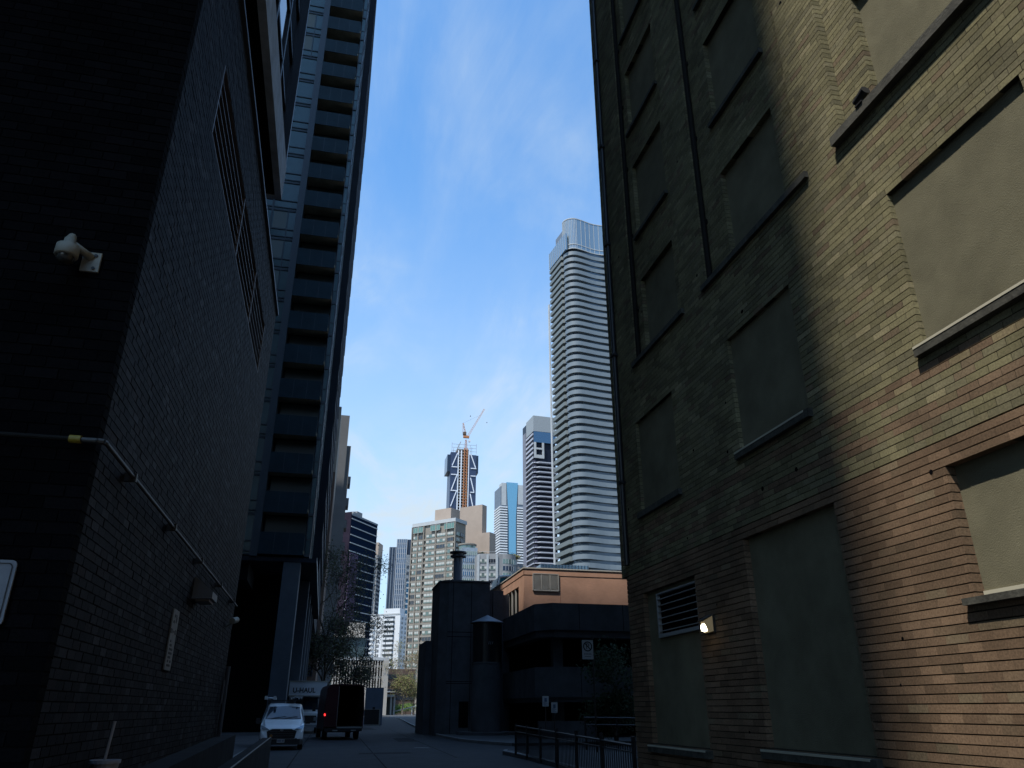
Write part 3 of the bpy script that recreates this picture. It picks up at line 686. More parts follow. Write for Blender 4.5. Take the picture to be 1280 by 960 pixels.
# balconies
for k in range(NF):
    z = Z0 + k * FH
    jx = (rng.random() - .5) * .0
    b = nt_.part('balcony', MB().box(-5.35, -2.24, TY - 1.45, TY + .04, z, z + .2), M_slab, world=True)
    g = MB().box(-5.35, -2.3, TY - 1.5, TY - 1.455, z - .15, z + 1.4)
    nt_.part('guard', g, M_bal, parent=b, world=True)
    nt_.part('return_guard', MB().box(-2.3, -2.26, TY - 1.5, TY - .02, z + .2, z + 1.3), M_bal, parent=b, world=True)
    for x in (-4.35, -3.35): nt_.part('guard_joint', MB().box(x, x + .03, TY - 1.51, TY - 1.501, z - .15, z + 1.4), M_tf, parent=b, world=True)
    nt_.part('balcony_door', MB().box(-5.2, -2.3, TY + .0, TY + .03, z + .2, z + FH - .1), mat('recessed door glass', (.05, .07, .075), .3, spec=.3), parent=b, world=True)
    # glazed return at the corner
    r = MB().box(-2.2, TX, TY - .62, TY - .58, z + .1, z + FH - .12)
    r.box(TX - .04, TX, TY - .58, TY + 6.1, z + .1, z + FH - .12)
    c = nt_.part('corner_glazing', r, M_tg, world=True)
    q = MB().box(-2.24, TX + .03, TY - .7, TY + 6.1, z - .12, z + .1)
    for y in (0, 2, 4): q.box(TX + .001, TX + .04, TY - .6 + y, TY - .5 + y, z + .1, z + FH - .12)
    q.box(-2.23, -2.17, TY - .68, TY - .6, z + .1, z + FH - .12); q.box(TX - .05, TX + .03, TY - .68, TY - .625, z + .1, z + FH - .12)
    q.box(-2.17, TX - .05, TY - .66, TY - .625, z + 1.1, z + 1.16)
    nt_.part('frame', q, M_tf, parent=c, world=True)
    # side balconies, seen along the street wall
    s = MB().box(TX, TX + .62, TY + 7, 92, z, z + .2)
    sbn = nt_.part('side_balcony', s, M_tw, world=True)
    g = MB().box(TX + .58, TX + .62, TY + 7, 92, z + .2, z + 1.3)
    for y in range(64, 92, 4): g.box(TX, TX + .6, y, y + .15, z + .2, z + FH)
    nt_.part('guard', g, M_tw, parent=sbn, world=True)
# podium: deep soffit, piers, dark shopfront
pd = MB().box(-38, TX + .55, TY - 1.3, 93, 11.15, Z0 - .31)
nt_.part('podium_soffit', pd, M_tw, world=True)
nt_.part('soffit_edge', MB().box(TX + .551, TX + .6, TY - 1.3, 93, 11.12, 11.5), mat('pale edge trim', (.3, .3, .29), .7), world=True)
pa, pb = onY(345.5, 780, TY - 1.2), onY(367.5, 780, TY - 1.2)
M_pier = mat('blue grey concrete pier', (.075, .09, .11), .8, noise=.15, scale=1)
nt_.part('pier', MB().box(pa.x, pb.x, TY - 1.25, TY + .4, 0, 11.14), M_pier, world=True)
for y in (64, 72, 80, 88): nt_.part('pier', MB().box(TX - 1.2, TX + .0, y, y + 1, 0, 11.14), M_pier, world=True)
sf = MB().box(-38, TX - 1.4, TY + 4.9, TY + 4.98, 0, 11.1)
nt_.part('shopfront', sf, mat('black shopfront glass', (.004, .005, .006), .6, spec=.04), world=True)
pn = MB()
for y in range(66, 92, 2): pn.box(TX - .9, TX - .86, y, y + .1, 4.5, 11.1)
pn.box(TX - 1.0, TX - .92, 65, 92, 0, 11.1)
nt_.part('side_screen', pn, M_tf, world=True)

# tall tower standing out of the picture on the left, whose shade falls across the lane
ot = Thing('unseen_shade_tower', 'unseen tall slab tower left of the lane that throws its shade over it', 'building', (-45, 0, 0))
OC = Vector((-33.0, -22.9))
ot.part('body', MB().box(-60, OC.x, OC.y, 9.5, 0, 130).box(-60, OC.x, 9.5, 24, 0, 109).box(-60, OC.x, 24.0, 30, 0, 118).box(-60, OC.x, 30.0, 75, 0, 150), mat('grey office cladding', (.25, .25, .26), .7), world=True)
ow = MB()
for z in range(6, 102, 4): ow.box(OC.x + .001, OC.x + .05, OC.y + 1, 29, z, z + 2.2); ow.box(-59, OC.x - 1, OC.y - .05, OC.y - .001, z, z + 2.2)
ot.part('window_bands', ow, M_upg, world=True)

# unseen blocks added around the lane to cut its skylight
M_off = mat('brown unseen blocker', (.035, .028, .024), .9, noise=.2, scale=.5)
def blocker(name, lbl, x0, x1, y0, y1, h):
    t = Thing(name, lbl, 'building', ((x0 + x1) / 2, (y0 + y1) / 2, 0))
    t.part('body', MB().box(x0, x1, y0, y1, 0, h), M_off, world=True)
    m = MB(); z = 4
    while z < h - 3:
        m.box(x0 + 1, x1 - 1, y0 - .06, y0 - .002, z, z + 1.7); m.box(x0 + 1, x1 - 1, y1 + .002, y1 + .06, z, z + 1.7)
        m.box(x0 - .06, x0 - .002, y0 + 1, y1 - 1, z, z + 1.7); m.box(x1 + .002, x1 + .06, y0 + 1, y1 - 1, z, z + 1.7); z += 3.4
    t.part('window_bands', m, M_upg, world=True)
blocker('left_blocker', 'unseen brown block added on the left to cut skylight, behind the dark brick building', -32, -10, 18, 38, 54)
blocker('rear_blocker', 'unseen brown block added behind the photographer to cut skylight', -9, 60, -70, -24, 38)
blocker('right_blocker', 'unseen brown block added right of the parkade to cut skylight, behind the brick building', 20, 60, 17, 34, 90)
# ================================================================== VEHICLES
M_tyre = mat('tyre rubber', (.012, .012, .012), .9)
M_rim = mat('steel rim', (.25, .25, .26), .4, .6)
M_glass = mat('vehicle glass', (.02, .035, .055), .04, .25, spec=1.0)
M_plate = mat('licence plate', (.45, .45, .44), .5)
M_lamp = mat('headlamp glass', (.30, .33, .36), .1, .4)
M_blk = mat('black plastic', (.012, .012, .013), .6)
def wheel(t, x, y, r=.33, w=.2, sgn=1):
    m = MB(); n = 28
    for (a, b) in (((x - w / 2), (x + w / 2)),):
        m.tube((a, y, r), (b, y, r), r, r, n)
    wo = t.part('wheel', m, M_tyre)
    rm = MB().tube((x + sgn * (w / 2 + .001), y, r), (x + sgn * (w / 2 + .012), y, r), r * .62, r * .55, 20)
    t.part('rim', rm, M_rim, parent=wo); return wo
def sec(y, zb, zt, wb, wm, wt, zm):
    return [(-wb, y, zb), (-wm, y, zb + .12), (-wm, y, zm), (-wt, y, zt - .1), (-wt + .07, y, zt - .02), (-wt * .5, y, zt), (wt * .5, y, zt), (wt - .07, y, zt - .02), (wt, y, zt - .1), (wm, y, zm), (wm, y, zb + .12), (wb, y, zb)]
vp0 = onZ(349.5, 938, 0)
wv = Thing('white_van', 'small white delivery van facing the camera, roof rack loaded with ladder parts', 'van', (vp0.x, vp0.y, 0), R(1.5))
M_wp = mat('white van paint', (.84, .86, .88), .22, spec=.7)
b = MB(); b.loft([sec(-.02, .28, .62, .62, .66, .6, .5), sec(.06, .24, .86, .78, .84, .74, .7), sec(.3, .24, 1.0, .82, .9, .78, .85), sec(.78, .24, 1.13, .84, .92, .84, 1.0), sec(.98, .24, 1.24, .84, .92, .83, 1.05),
                 sec(1.25, .24, 1.5, .84, .92, .77, 1.07), sec(1.55, .24, 1.74, .84, .92, .71, 1.08), sec(1.85, .24, 1.83, .84, .92, .73, 1.08), sec(2.6, .24, 1.87, .84, .92, .76, 1.08), sec(4.2, .24, 1.85, .84, .92, .76, 1.08), sec(4.4, .3, 1.74, .8, .88, .72, 1.08)])
wv.part('body', b, M_wp, smooth=False)
ws = MB()
ws.loft([[(-.76, .955, 1.235), (-.4, .915, 1.245), (.4, .915, 1.245), (.76, .955, 1.235), (.76, .98, 1.215), (-.76, .98, 1.215)],
         [(-.655, 1.50, 1.715), (-.35, 1.475, 1.735), (.35, 1.475, 1.735), (.655, 1.50, 1.715), (.655, 1.55, 1.69), (-.655, 1.55, 1.69)]])
wso = wv.part('windshield', ws, M_glass)
wv.part('wiper', MB().tube((-.5, .9, 1.25), (.1, 1.0, 1.33), .012).tube((.05, .9, 1.25), (.6, 1.0, 1.33), .012), M_blk)
for s in (-1, 1):
    wv.part('side_window', MB().add([(s * .925, 1.05, 1.1), (s * .925, 1.95, 1.1), (s * .80, 1.95, 1.68), (s * .80, 1.55, 1.68), (s * .935, 1.05, 1.1), (s * .935, 1.95, 1.1), (s * .81, 1.95, 1.68), (s * .81, 1.55, 1.68)],
            [(0, 1, 2, 3), (7, 6, 5, 4), (0, 4, 5, 1), (1, 5, 6, 2), (2, 6, 7, 3), (3, 7, 4, 0)]), M_glass)
    wv.part('headlight', MB().loft([[(s * .5, .0, .78), (s * .82, .1, .86), (s * .86, .3, .98), (s * .6, .06, .86)], [(s * .48, -.03, .76), (s * .85, .06, .83), (s * .915, .3, .97), (s * .6, .02, .86)]]), M_lamp)
    m = wv.part('mirror', MB().loft([[(s * .97, .95, 1.02), (s * 1.16, .97, 1.02), (s * 1.16, .97, 1.26), (s * .99, .95, 1.26)], [(s * .99, 1.07, 1.05), (s * 1.12, 1.08, 1.05), (s * 1.12, 1.08, 1.22), (s * 1.0, 1.07, 1.22)]]), M_blk)
    wv.part('mirror_arm', MB().tube((s * .9, 1.02, 1.1), (s * 1.0, 1.0, 1.1), .03), M_blk, parent=m)
    for y in (.85, 3.6): wheel(wv, s * .82, y, .33, .2, s)
    wv.part('fog_lamp', MB().tube((s * .62, -.02, .42), (s * .62, -.045, .42), .06), M_lamp)
gr = MB().loft([[(-.56, -.035, .45), (.56, -.035, .45), (.62, -.02, .74), (.4, -.02, .83), (-.4, -.02, .83), (-.62, -.02, .74)], [(-.56, .08, .45), (.56, .08, .45), (.62, .1, .74), (.4, .1, .83), (-.4, .1, .83), (-.62, .1, .74)]])
go = wv.part('grille', gr, M_blk)
gb = MB()
for z in (.55, .64, .73): gb.box(-.5, .5, -.05, -.036, z, z + .025)
wv.part('grille_bar', gb, mat('dark chrome', (.08, .085, .09), .3, .7), parent=go)
wv.part('emblem', MB().lathe((0, 0, 0), [(.001, 0), (.05, 0), (.05, .012), (.001, .015)], 16), M_rim).matrix_local = Matrix.Translation((0, -.038, .79)) @ Matrix.Rotation(R(90), 4, 'X') @ Matrix.Scale(1.5, 4, (1, 0, 0))
wv.part('bumper', MB().loft([[(-.8, -.06, .22), (.8, -.06, .22), (.78, -.05, .44), (-.78, -.05, .44)], [(-.9, .2, .22), (.9, .2, .22), (.9, .2, .44), (-.9, .2, .44)]]), M_blk)
po = wv.part('licence_plate', MB().box(-.16, .16, -.075, -.062, .3, .44), M_plate)
lt = MB()
for i in range(7):
    if i != 4: lt.box(-.13 + i * .038, -.105 + i * .038, -.08, -.076, .335, .405)
wv.part('plate_characters', lt, mat('blue plate ink', (.02, .04, .16), .6), parent=po)
rk = MB()
for y in (1.9, 2.8, 3.7): rk.box(-.78, .78, y, y + .06, 1.96, 2.0); rk.box(-.76, -.7, y, y + .06, 1.82, 1.96); rk.box(.7, .76, y, y + .06, 1.82, 1.96)
rk.box(-.78, -.74, 1.7, 4.1, 2.001, 2.04); rk.box(.74, .78, 1.7, 4.1, 2.001, 2.04)
wv.part('roof_rack', rk, M_blk)
wv.part('paper', MB().box(-.55, -.3, 1.2, 1.22, 1.22, 1.42).box(-.25, -.1, 1.2, 1.21, 1.25, 1.33), mat('dashboard papers', (.5, .5, .48), .8))
ld = Thing('ladder', 'aluminium ladder strapped on the roof rack of the white van', 'ladder', wv.W @ Vector((-.4, 1.7, 2.045)), R(1.5))
m = MB()
for x in (-.5, -.12): m.box(x, x + .05, -.3, 2.6, 0, .09)
for i in range(10): m.tube((-.5, -.15 + i * .29, .045), (-.1, -.15 + i * .29, .045), .018, n=6)
ld.part('frame', m, mat('aluminium', (.55, .56, .57), .4, .5))
for x in (-.52, -.14): ld.part('foot', MB().box(x, x + .12, -.42, -.3, -.03, .12), mat('ladder foot', (.5, .5, .5), .6))
l2 = Thing('pipe_bundle', 'bundle of short pale pipes on the right of the white van roof rack', 'pipes', wv.W @ Vector((.45, 1.7, 2.045)), R(1.5))
for i in range(5): l2.part('pipe', MB().tube((-.2 + i * .11, -.2 - .05 * (i % 2), .05 + .03 * (i % 3)), (-.2 + i * .11, 2.2, .05 + .03 * (i % 3)), .045, n=10), mat('white pipe', (.5, .5, .5), .6))

# step van with open rear
rp = onZ(425, 925, 0)
sv = Thing('step_van', 'dark maroon box van seen from behind with one rear door swung open', 'van', (rp.x + .12, rp.y, 0), R(5))
M_mar = mat('maroon paint', (.045, .010, .017), .3, spec=.6)
W2, HT = 1.12, 2.98
def shell(y): return [(-W2, y, .55), (-W2 - .02, y, 1.6), (-W2 + .05, y, HT - .25), (-W2 + .16, y, HT - .06), (-W2 + .36, y, HT), (W2 - .36, y, HT), (W2 - .16, y, HT - .06), (W2 - .05, y, HT - .25), (W2 + .02, y, 1.6), (W2, y, .55)]
def inner(y): return [(p[0] * .95, p[1], .7 if p[2] < .6 else (p[2] - .08 if p[2] > 2 else p[2])) for p in shell(y)]
o, i_ = MB(), MB()
S0, S1 = shell(0), shell(4.6); n = 10
o.add(S0 + S1, [(k, k + 1, n + k + 1, n + k) for k in range(n - 1)])
I0, I1 = inner(0), inner(4.4)
o.add(S0 + I0, [(k + 1, k, n + k, n + k + 1) for k in range(n - 1)])
sv.part('body', o, M_mar)
i_.add(I0 + I1, [(k + 1, k, n + k, n + k + 1) for k in range(n - 1)] + [(n - 1, 0, n, 2 * n - 1), tuple(range(n, 2 * n))])
sv.part('cargo_interior', i_, mat('dark cargo lining', (.015, .015, .016), .8))
sv.part('cab', MB().loft([[(-1.05, 4.6, .5), (1.05, 4.6, .5), (1.05, 4.6, 2.5), (-1.05, 4.6, 2.5)], [(-1.0, 5.6, .5), (1.0, 5.6, .5), (.9, 5.6, 2.4), (-.9, 5.6, 2.4)], [(-.95, 6.4, .5), (.95, 6.4, .5), (.9, 6.4, 1.3), (-.9, 6.4, 1.3)]]), M_mar)
sv.part('chassis', MB().box(-.9, .9, .1, 6.2, .4, .56), M_blk)
sv.part('rear_bumper', MB().box(-1.05, 1.05, -.2, .02, .45, .62), M_blk)
M_edge = mat('scuffed door edge', (.30, .29, .27), .5)
ldr = sv.part('left_rear_door', MB().add([(-W2 + .02, -.05, .68), (-.42, -.05, .68), (-.42, -.05, HT - .1), (-W2 + .2, -.05, HT - .12), (-W2 + .06, -.05, HT - .35), (-W2 + .02, -.0, .68), (-.42, -.0, .68), (-.42, -.0, HT - .1), (-W2 + .2, -.0, HT - .12), (-W2 + .06, -.0, HT - .35)],
       [(0, 1, 2, 3, 4), (9, 8, 7, 6, 5), (1, 6, 7, 2), (0, 5, 6, 1), (2, 7, 8, 3), (3, 8, 9, 4), (4, 9, 5, 0)]), M_mar)
sv.part('door_edge', MB().box(-.418, -.39, -.055, .0, .7, HT - .14), M_edge, parent=ldr)
dr = Matrix.Translation((W2 + .03, -.02, 0)) @ Matrix.Rotation(R(-5), 4, 'Z')
rd = sv.part('open_rear_door', MB().box(0, 1.05, -.05, .0, .75, 2.8, M=dr), mat('dull blue door lining', (.13, .16, .21), .6, noise=.1, scale=3))
fm = MB(); fm.box(.0, .9, -.075, -.052, .72, .80, M=dr).box(.86, .93, -.075, -.052, .8, 1.62, M=dr).box(0, .9, -.075, -.052, 1.6, 1.64, M=dr)
sv.part('door_frame', fm, M_edge, parent=rd)
sv.part('door_panel', MB().box(.02, .86, -.07, -.053, .8, 1.6, M=dr), M_blk, parent=rd)
sv.part('door_latch', MB().box(.45, .6, -.1, -.053, 1.62, 1.74, M=dr), M_blk, parent=rd)
sv.part('sill_plate', MB().box(-.38, 1.05, -.06, .02, .62, .70), M_edge)
sv.part('tail_light', MB().box(-W2 - .03, -W2 + .05, -.09, -.03, 1.27, 1.38), mat('lit red tail light', (.5, .02, .02), .3, emit=(1, .03, .03), estr=1.6))
for x in (-.62, .42): sv.part('bumper_step', MB().box(x, x + .28, -.24, -.2, .47, .53), M_edge)
for s in (-1, 1):
    for y in (1.3, 5.3): wheel(sv, s * .92, y, .38, .26, s)
ml = sv.part('side_mirror', MB().box(-1.45, -1.25, 4.9, 5.0, 1.5, 1.95), M_blk); sv.part('mirror_arm', MB().tube((-1.0, 5, 1.7), (-1.3, 4.97, 1.7), .03), M_blk, parent=ml)

# moving truck facing the camera
UY = 62.0
ua, ub = onY(362.5, 852, UY), onY(409, 852, UY)
uw = (ub.x - ua.x) / 2; uz = ua.z
ut = Thing('moving_truck', 'white moving truck facing the camera, half hidden behind the maroon van', 'truck', ((ua.x + ub.x) / 2, UY, 0))
M_tr = mat('truck white', (.80, .81, .82), .4)
ut.part('cargo_box', MB().box(-uw, uw, 1.6, 7.5, .9, uz - .01).box(-uw, uw, 0, 1.6, uz - .95, uz - .01), M_tr)
ut.part('box_trim', MB().box(-uw - .03, uw + .03, -.03, 7.5, uz - .009, uz + .06).box(-uw - .02, uw + .02, -.03, -.001, uz - 1.0, uz - .92), mat('worn pale trim', (.5, .46, .38), .6))
ax = onY(370, 862, UY - .02); zt = onY(386, 862, UY - .02).z
tx = text_part('U-HAUL', .46, (-uw + .26, -.012, zt - .06), (R(90), 0, 0), M_ink, ut.o, 'lettering', ext=.006, align='LEFT', offset=.012)
tx.scale = (.98, 1, 1)
ut.part('cab', MB().loft([[(-.9, .1, .6), (.9, .1, .6), (.9, .1, 1.35), (-.9, .1, 1.35)], [(-1.0, .9, .6), (1.0, .9, .6), (1.0, .9, 1.6), (-1.0, .9, 1.6)], [(-1.0, 1.55, .6), (1.0, 1.55, .6), (.86, 1.55, uz - .97), (-.86, 1.55, uz - .97)]]), M_tr)
ut.part('windshield', MB().add([(-.86, .88, 1.63), (.86, .88, 1.63), (.76, 1.46, uz - 1.06), (-.76, 1.46, uz - 1.06), (-.86, .9, 1.6), (.86, .9, 1.6), (.76, 1.5, uz - 1.08), (-.76, 1.5, uz - 1.08)], [(0, 1, 2, 3), (0, 4, 5, 1), (2, 6, 7, 3), (1, 5, 6, 2), (3, 7, 4, 0)]), mat('blue windshield', (.03, .06, .10), .08, .3))
ut.part('grille', MB().box(-.8, .8, .02, .099, .72, 1.2), M_blk)
ut.part('bumper', MB().box(-1.05, 1.05, -.15, .1, .42, .6), mat('grey bumper', (.25, .26, .28), .5))
for s in (-1, 1):
    ut.part('headlight', MB().box(s * .75 - .14, s * .75 + .14, .0, .02, .85, 1.1), M_lamp)
    m = ut.part('mirror', MB().box(s * 1.3 - .13, s * 1.3 + .13, .75, .9, 1.5, 1.95), M_blk); ut.part('mirror_arm', MB().tube((s * .95, .9, 1.6), (s * 1.25, .82, 1.6), .03), M_blk, parent=m)
    for y in (.9, 5.6): wheel(ut, s * .85, y, .42, .28, s)

# parked white car past the shade
pc0 = onZ(476, 893.2, 0)
pc = Thing('parked_car', 'small white car parked in the sun past the end of the lane', 'car', (pc0.x - .55, 262, 0))
b = MB(); b.loft([sec(0, .3, .8, .8, .88, .8, .6), sec(.2, .25, .95, .85, .92, .82, .7), sec(.8, .25, 1.2, .85, .92, .7, .9), sec(1.3, .25, 1.5, .85, .92, .64, .95), sec(2.6, .25, 1.5, .85, .92, .64, .95), sec(3.4, .25, 1.0, .85, .92, .8, .9), sec(4.3, .3, .8, .8, .88, .75, .6)])
pc.part('body', b, M_wp)
pc.part('rear_window', MB().add([(-.62, .6, 1.12), (.62, .6, 1.12), (.52, 1.2, 1.45), (-.52, 1.2, 1.45)], [(0, 1, 2, 3)]), M_glass)
for s in (-1, 1):
    pc.part('tail_light', MB().box(s * .7 - .12, s * .7 + .12, -.02, .1, .7, .85), mat('red lens', (.3, .01, .01), .3))
    for y in (.8, 3.4): wheel(pc, s * .8, y, .32, .2, s)

# ================================================================== TREES
def tree(name, label, cat, base, h, r, crown0, nleaf, leafmats, barkmat, seed, leaf=.12, trunk_r=.2, twigs=1.0, group=None, droop=.0, clump=.5):
    g = random.Random(seed); t = Thing(name, label, cat, base, group=group)
    tb = MB(); tips = []
    def grow(p, d, L, rad, lev):
        segs = 3 if lev < 3 else 2; q = Vector(p)
        for i in range(segs):
            dd = (d + Vector((g.gauss(0, .12), g.gauss(0, .12), g.gauss(.03, .08)))).normalized()
            e = q + dd * (L / segs); r0 = rad * (1 - .3 * i / segs); r1 = rad * (1 - .3 * (i + 1) / segs)
            tb.tube(q, e, r0, r1, n=7 if lev < 2 else 4, cap=False); q = e; d = dd
            if lev >= 2: tips.append(Vector(q))
        if lev >= 5: return
        for k in range(g.choice((2, 3, 3) if lev < 4 else (2, 2, 3))):
            a = Vector((g.gauss(0, 1), g.gauss(0, 1), g.gauss(.15 - droop, .5))).normalized()
            nd = (d * .75 + a * .72).normalized()
            grow(q, nd, L * g.uniform(.62, .8), rad * .62, lev + 1)
    z = h * crown0
    tb.tube((0, 0, -.1), (g.gauss(0, .1), g.gauss(0, .1), z * .5), trunk_r * 1.25, trunk_r, n=9, cap=False)
    for k in range(5):
        a = 2 * math.pi * k / 5 + g.random(); up = g.uniform(.7, 1.6)
        grow((0, 0, z * (.5 + .1 * k)), Vector((math.cos(a), math.sin(a), up)).normalized(), r * .55, trunk_r * .6, 1)
    grow((0, 0, z * .5), Vector((0, 0, 1)), h * .36, trunk_r * .95, 0)
    # fit crown into the measured envelope
    zs = max(p.z for p in tips); rs = sorted(math.hypot(p.x, p.y) for p in tips)[int(len(tips) * .95)]
    kx, kz = r / rs, h / zs
    tb.v = [(x * (kx if zz > z * .55 else 1), y * (kx if zz > z * .55 else 1), zz * kz) for x, y, zz in tb.v]
    t.part('trunk', tb, barkmat)
    cr = MB()
    for _ in range(nleaf):
        p = g.choice(tips); p = Vector((p.x * kx, p.y * kx, p.z * kz)) + Vector((g.gauss(0, clump), g.gauss(0, clump), g.gauss(0, clump * .8)))
        a = Vector((g.gauss(0, 1), g.gauss(0, 1), g.gauss(0, 1))).normalized() * leaf * g.uniform(.6, 1.4); b_ = a.orthogonal().normalized() * leaf * g.uniform(.35, .8)
        cr.add([p - a, p - b_ * .8, p + a, p + b_], [(0, 1, 2, 3)], g.randrange(len(leafmats)))
    t.part('crown', cr, leafmats); return t
M_bark = mat('dark bark', (.05, .042, .035), .95)
M_bark2 = mat('pale bark', (.16, .13, .10), .95)
def leafm(n, c): return mat(n, c, .8, spec=.12)
Ld = [leafm('dark leaf', (.03, .04, .028)), leafm('brown bud', (.05, .042, .038)), leafm('olive leaf', (.05, .06, .028))]
Ls = [leafm('spring leaf', (.14, .16, .05)), leafm('spring bud', (.17, .15, .07)), leafm('tan bud', (.15, .11, .07))]
Lg = [leafm('deep green leaf', (.008, .02, .006)), leafm('mid green leaf', (.012, .028, .009))]
Lb = [leafm('bright hedge leaf', (.06, .13, .03)), leafm('pale hedge leaf', (.12, .17, .05))]
b0 = onY(424, 800, 92)
tree('street_tree', 'dark half bare street tree beside the balcony tower above the truck', 'tree', (b0.x - 1.2, 92, .1), 19.5, 5.2, .34, 13000, Ld, M_bark, 3, leaf=.12, trunk_r=.26, clump=.55, group='street trees by the balcony tower')
tree('street_tree', 'second dark half bare tree, lower, in front of the finned civic block', 'tree', (b0.x + 2.6, 108, .1), 13.5, 4.2, .3, 7000, Ld, M_bark, 5, leaf=.12, trunk_r=.2, clump=.5, group='street trees by the balcony tower')
b1 = onY(508, 880, 236)
tree('budding_tree', 'sunlit yellow green budding tree left of the dark stair block', 'tree', (b1.x - 1.0, 236, .1), 21, 5.8, .2, 9000, Ls, M_bark2, 11, leaf=.16, trunk_r=.22, clump=.7, group='budding trees at the lane end')
tree('budding_tree', 'paler brownish budding tree just left of the white posts portico', 'tree', (b1.x + 3.4, 246, .1), 19, 5.2, .2, 6500, Ls[1:], M_bark2, 12, leaf=.16, trunk_r=.2, clump=.7, group='budding trees at the lane end')
b2 = onY(766, 852, 39)
tree('evergreen_shrub', 'dark green shrub beside the no parking sign by the brick wall end', 'shrub', (b2.x, 39, .1), 4.4, 1.5, .15, 5200, Lg, M_bark, 21, leaf=.1, trunk_r=.08, clump=.3)
for i, (px, Y, h, r, lbl) in enumerate(((482, 250, 4.2, 2.4, 'pale green sunlit bush at the foot of the portico'), (494, 258, 2.6, 2.6, 'low bright bush at the lane end under the budding trees'), (507, 262, 3.4, 3.2, 'wide green bush at the lane end near the dark stair block'))):
    p = onY(px, 890, Y); tree('bush', lbl, 'bush', (p.x, Y, 0), h, r, .12, 1500, Lb if i else Ls, M_bark2, 31 + i, leaf=.2, trunk_r=.07, clump=.45, group='bushes at the lane end')
gp_ = Thing('guard_rail', 'pale guard rail slanting past the bushes at the lane end', 'rail', (0, 0, 0))
q0, q1, q2 = onY(494, 889, 240), onY(515, 884, 236), onY(525, 881, 232)
gp_.part('rail_bar', MB().tube(q0, q1, .16, n=6).tube(q1, q2, .16, n=6), mat('pale rail', (.5, .5, .48), .6), world=True)
gp_.part('post', MB().tube((q2.x, q2.y, 0), (q2.x, q2.y, q2.z + .6), .14, n=6), mat('pale rail', (.5, .5, .48), .6), world=True)
gp_.part('post', MB().tube((q1.x, q1.y, 0), q1, .12, n=6), mat('pale rail', (.5, .5, .48), .6), world=True)
# ================================================================== THE CITY BEYOND
def corner_block(name, label, cx, cy, Y, rot, pxl, pxr, group=None, cat='building'):
    """a building whose nearest top corner is on sight line (cx, cy) at distance Y; x runs along the left face (-L..0), y along the right face (0..D)"""
    C0 = onY(cx, cy, Y); a = R(rot)
    L = reach(C0, a + math.pi, pxl) if pxl is not None else 20
    D = reach(C0, a + math.pi / 2, pxr) if pxr is not None else 20
    t = Thing(name, label, cat, (C0.x, C0.y, 0), a, group); t.L, t.D, t.H = L, D, C0.z
    return t
def zat(t, lx, ly, px, y):
    """height at which sight row y meets the vertical line over local (lx, ly)"""
    p = t.W @ Vector((lx, ly, 0)); lo, hi = 0, 400
    for _ in range(50):
        m = (lo + hi) / 2
        if proj(Vector((p.x, p.y, m)))[1] > y: lo = m
        else: hi = m
    return lo
def win_mesh(name, w, h, mats, mull=1, kind=0, dep=.12):
    m = MB(); f = .12
    m.box(-w / 2, w / 2, -.04, .05, 0, h, 1)
    for x in [-w / 2, w / 2 - f] + [-w / 2 + w * (i + 1) / (mull + 1) - f / 2 for i in range(mull)]: m.box(x, x + f, -dep, -.041, 0, h)
    xs = [-w / 2 + f] + [-w / 2 + w * (i + 1) / (mull + 1) for i in range(mull)] + [w / 2 - f]
    for i in range(len(xs) - 1):
        a, b = xs[i] + (f / 2 if i else 0), xs[i + 1] - (f / 2 if i < len(xs) - 2 else 0)
        m.box(a, b, -dep + .01, -.041, h - f, h); m.box(a, b, -dep - .02, -.041, 0, f)
        if kind == 1 or (kind == 2 and i % 2 == 0): m.box(a, b, -.05, -.042, h * .35, h - f, 2)
    return m.mesh(name, mats)
def put_windows(t, items, name='window'):
    """items: (mesh, loc, rotz); the 100 nearest as parts, the rest as one part"""
    items = sorted(items, key=lambda it: (t.W @ Vector(it[1]) - CAM).length)
    for me, loc, rz in items[:100]: t.inst(name, me, loc, rz)
    rest = items[100:]
    if not rest: return
    vs, fs, mi, mats = [], [], [], list(rest[0][0].materials)
    mb = MB()
    for me, loc, rz in rest:
        M = Matrix.Translation(loc) @ Matrix.Rotation(rz, 4, 'Z')
        ml = [m.name for m in me.materials]; o = len(mb.v)
        for m in me.materials:
            if m not in mats: mats.append(m)
        mb.v += [tuple(M @ v.co) for v in me.vertices]
        for p in me.polygons: mb.f.append(tuple(i + o for i in p.vertices)); mb.m.append(mats.index(me.materials[p.material_index]))
    mb.c = [(1, 1, 1)] * len(mb.v)
    t.part('further_windows', mb, mats, kind='stuff')

G_dark = mat('dark city glass', (.018, .024, .035), .08, .0, spec=1.0)
G_blue = mat('blue city glass', (.06, .13, .22), .12, .45)
G_sky = mat('bright blue glass', (.16, .42, .62), .1, .6)
G_pale = mat('pale green glass', (.16, .22, .20), .12, .4)
G_navy = mat('navy city glass', (.02, .035, .065), .1, .3)
W_blind = mat('white curtains', (.42, .43, .40), .8)
C_beige = mat('beige precast', (.22, .20, .17), .85, noise=.1, scale=.3)
C_tan = mat('tan stucco penthouse', (.34, .275, .225), .85, noise=.08, scale=.2)
C_grey = mat('grey concrete', (.24, .245, .25), .85, noise=.12, scale=.3)
C_white = mat('white balcony concrete', (.62, .64, .66), .7)
C_lt = mat('pale grey concrete', (.40, .42, .43), .8, noise=.1, scale=.2)
C_brown = mat('brown city brick', (.085, .055, .042), .9, noise=.2, scale=.4)
C_bf = mat('blue grey facade', (.13, .16, .20), .6, noise=.1, scale=.3)

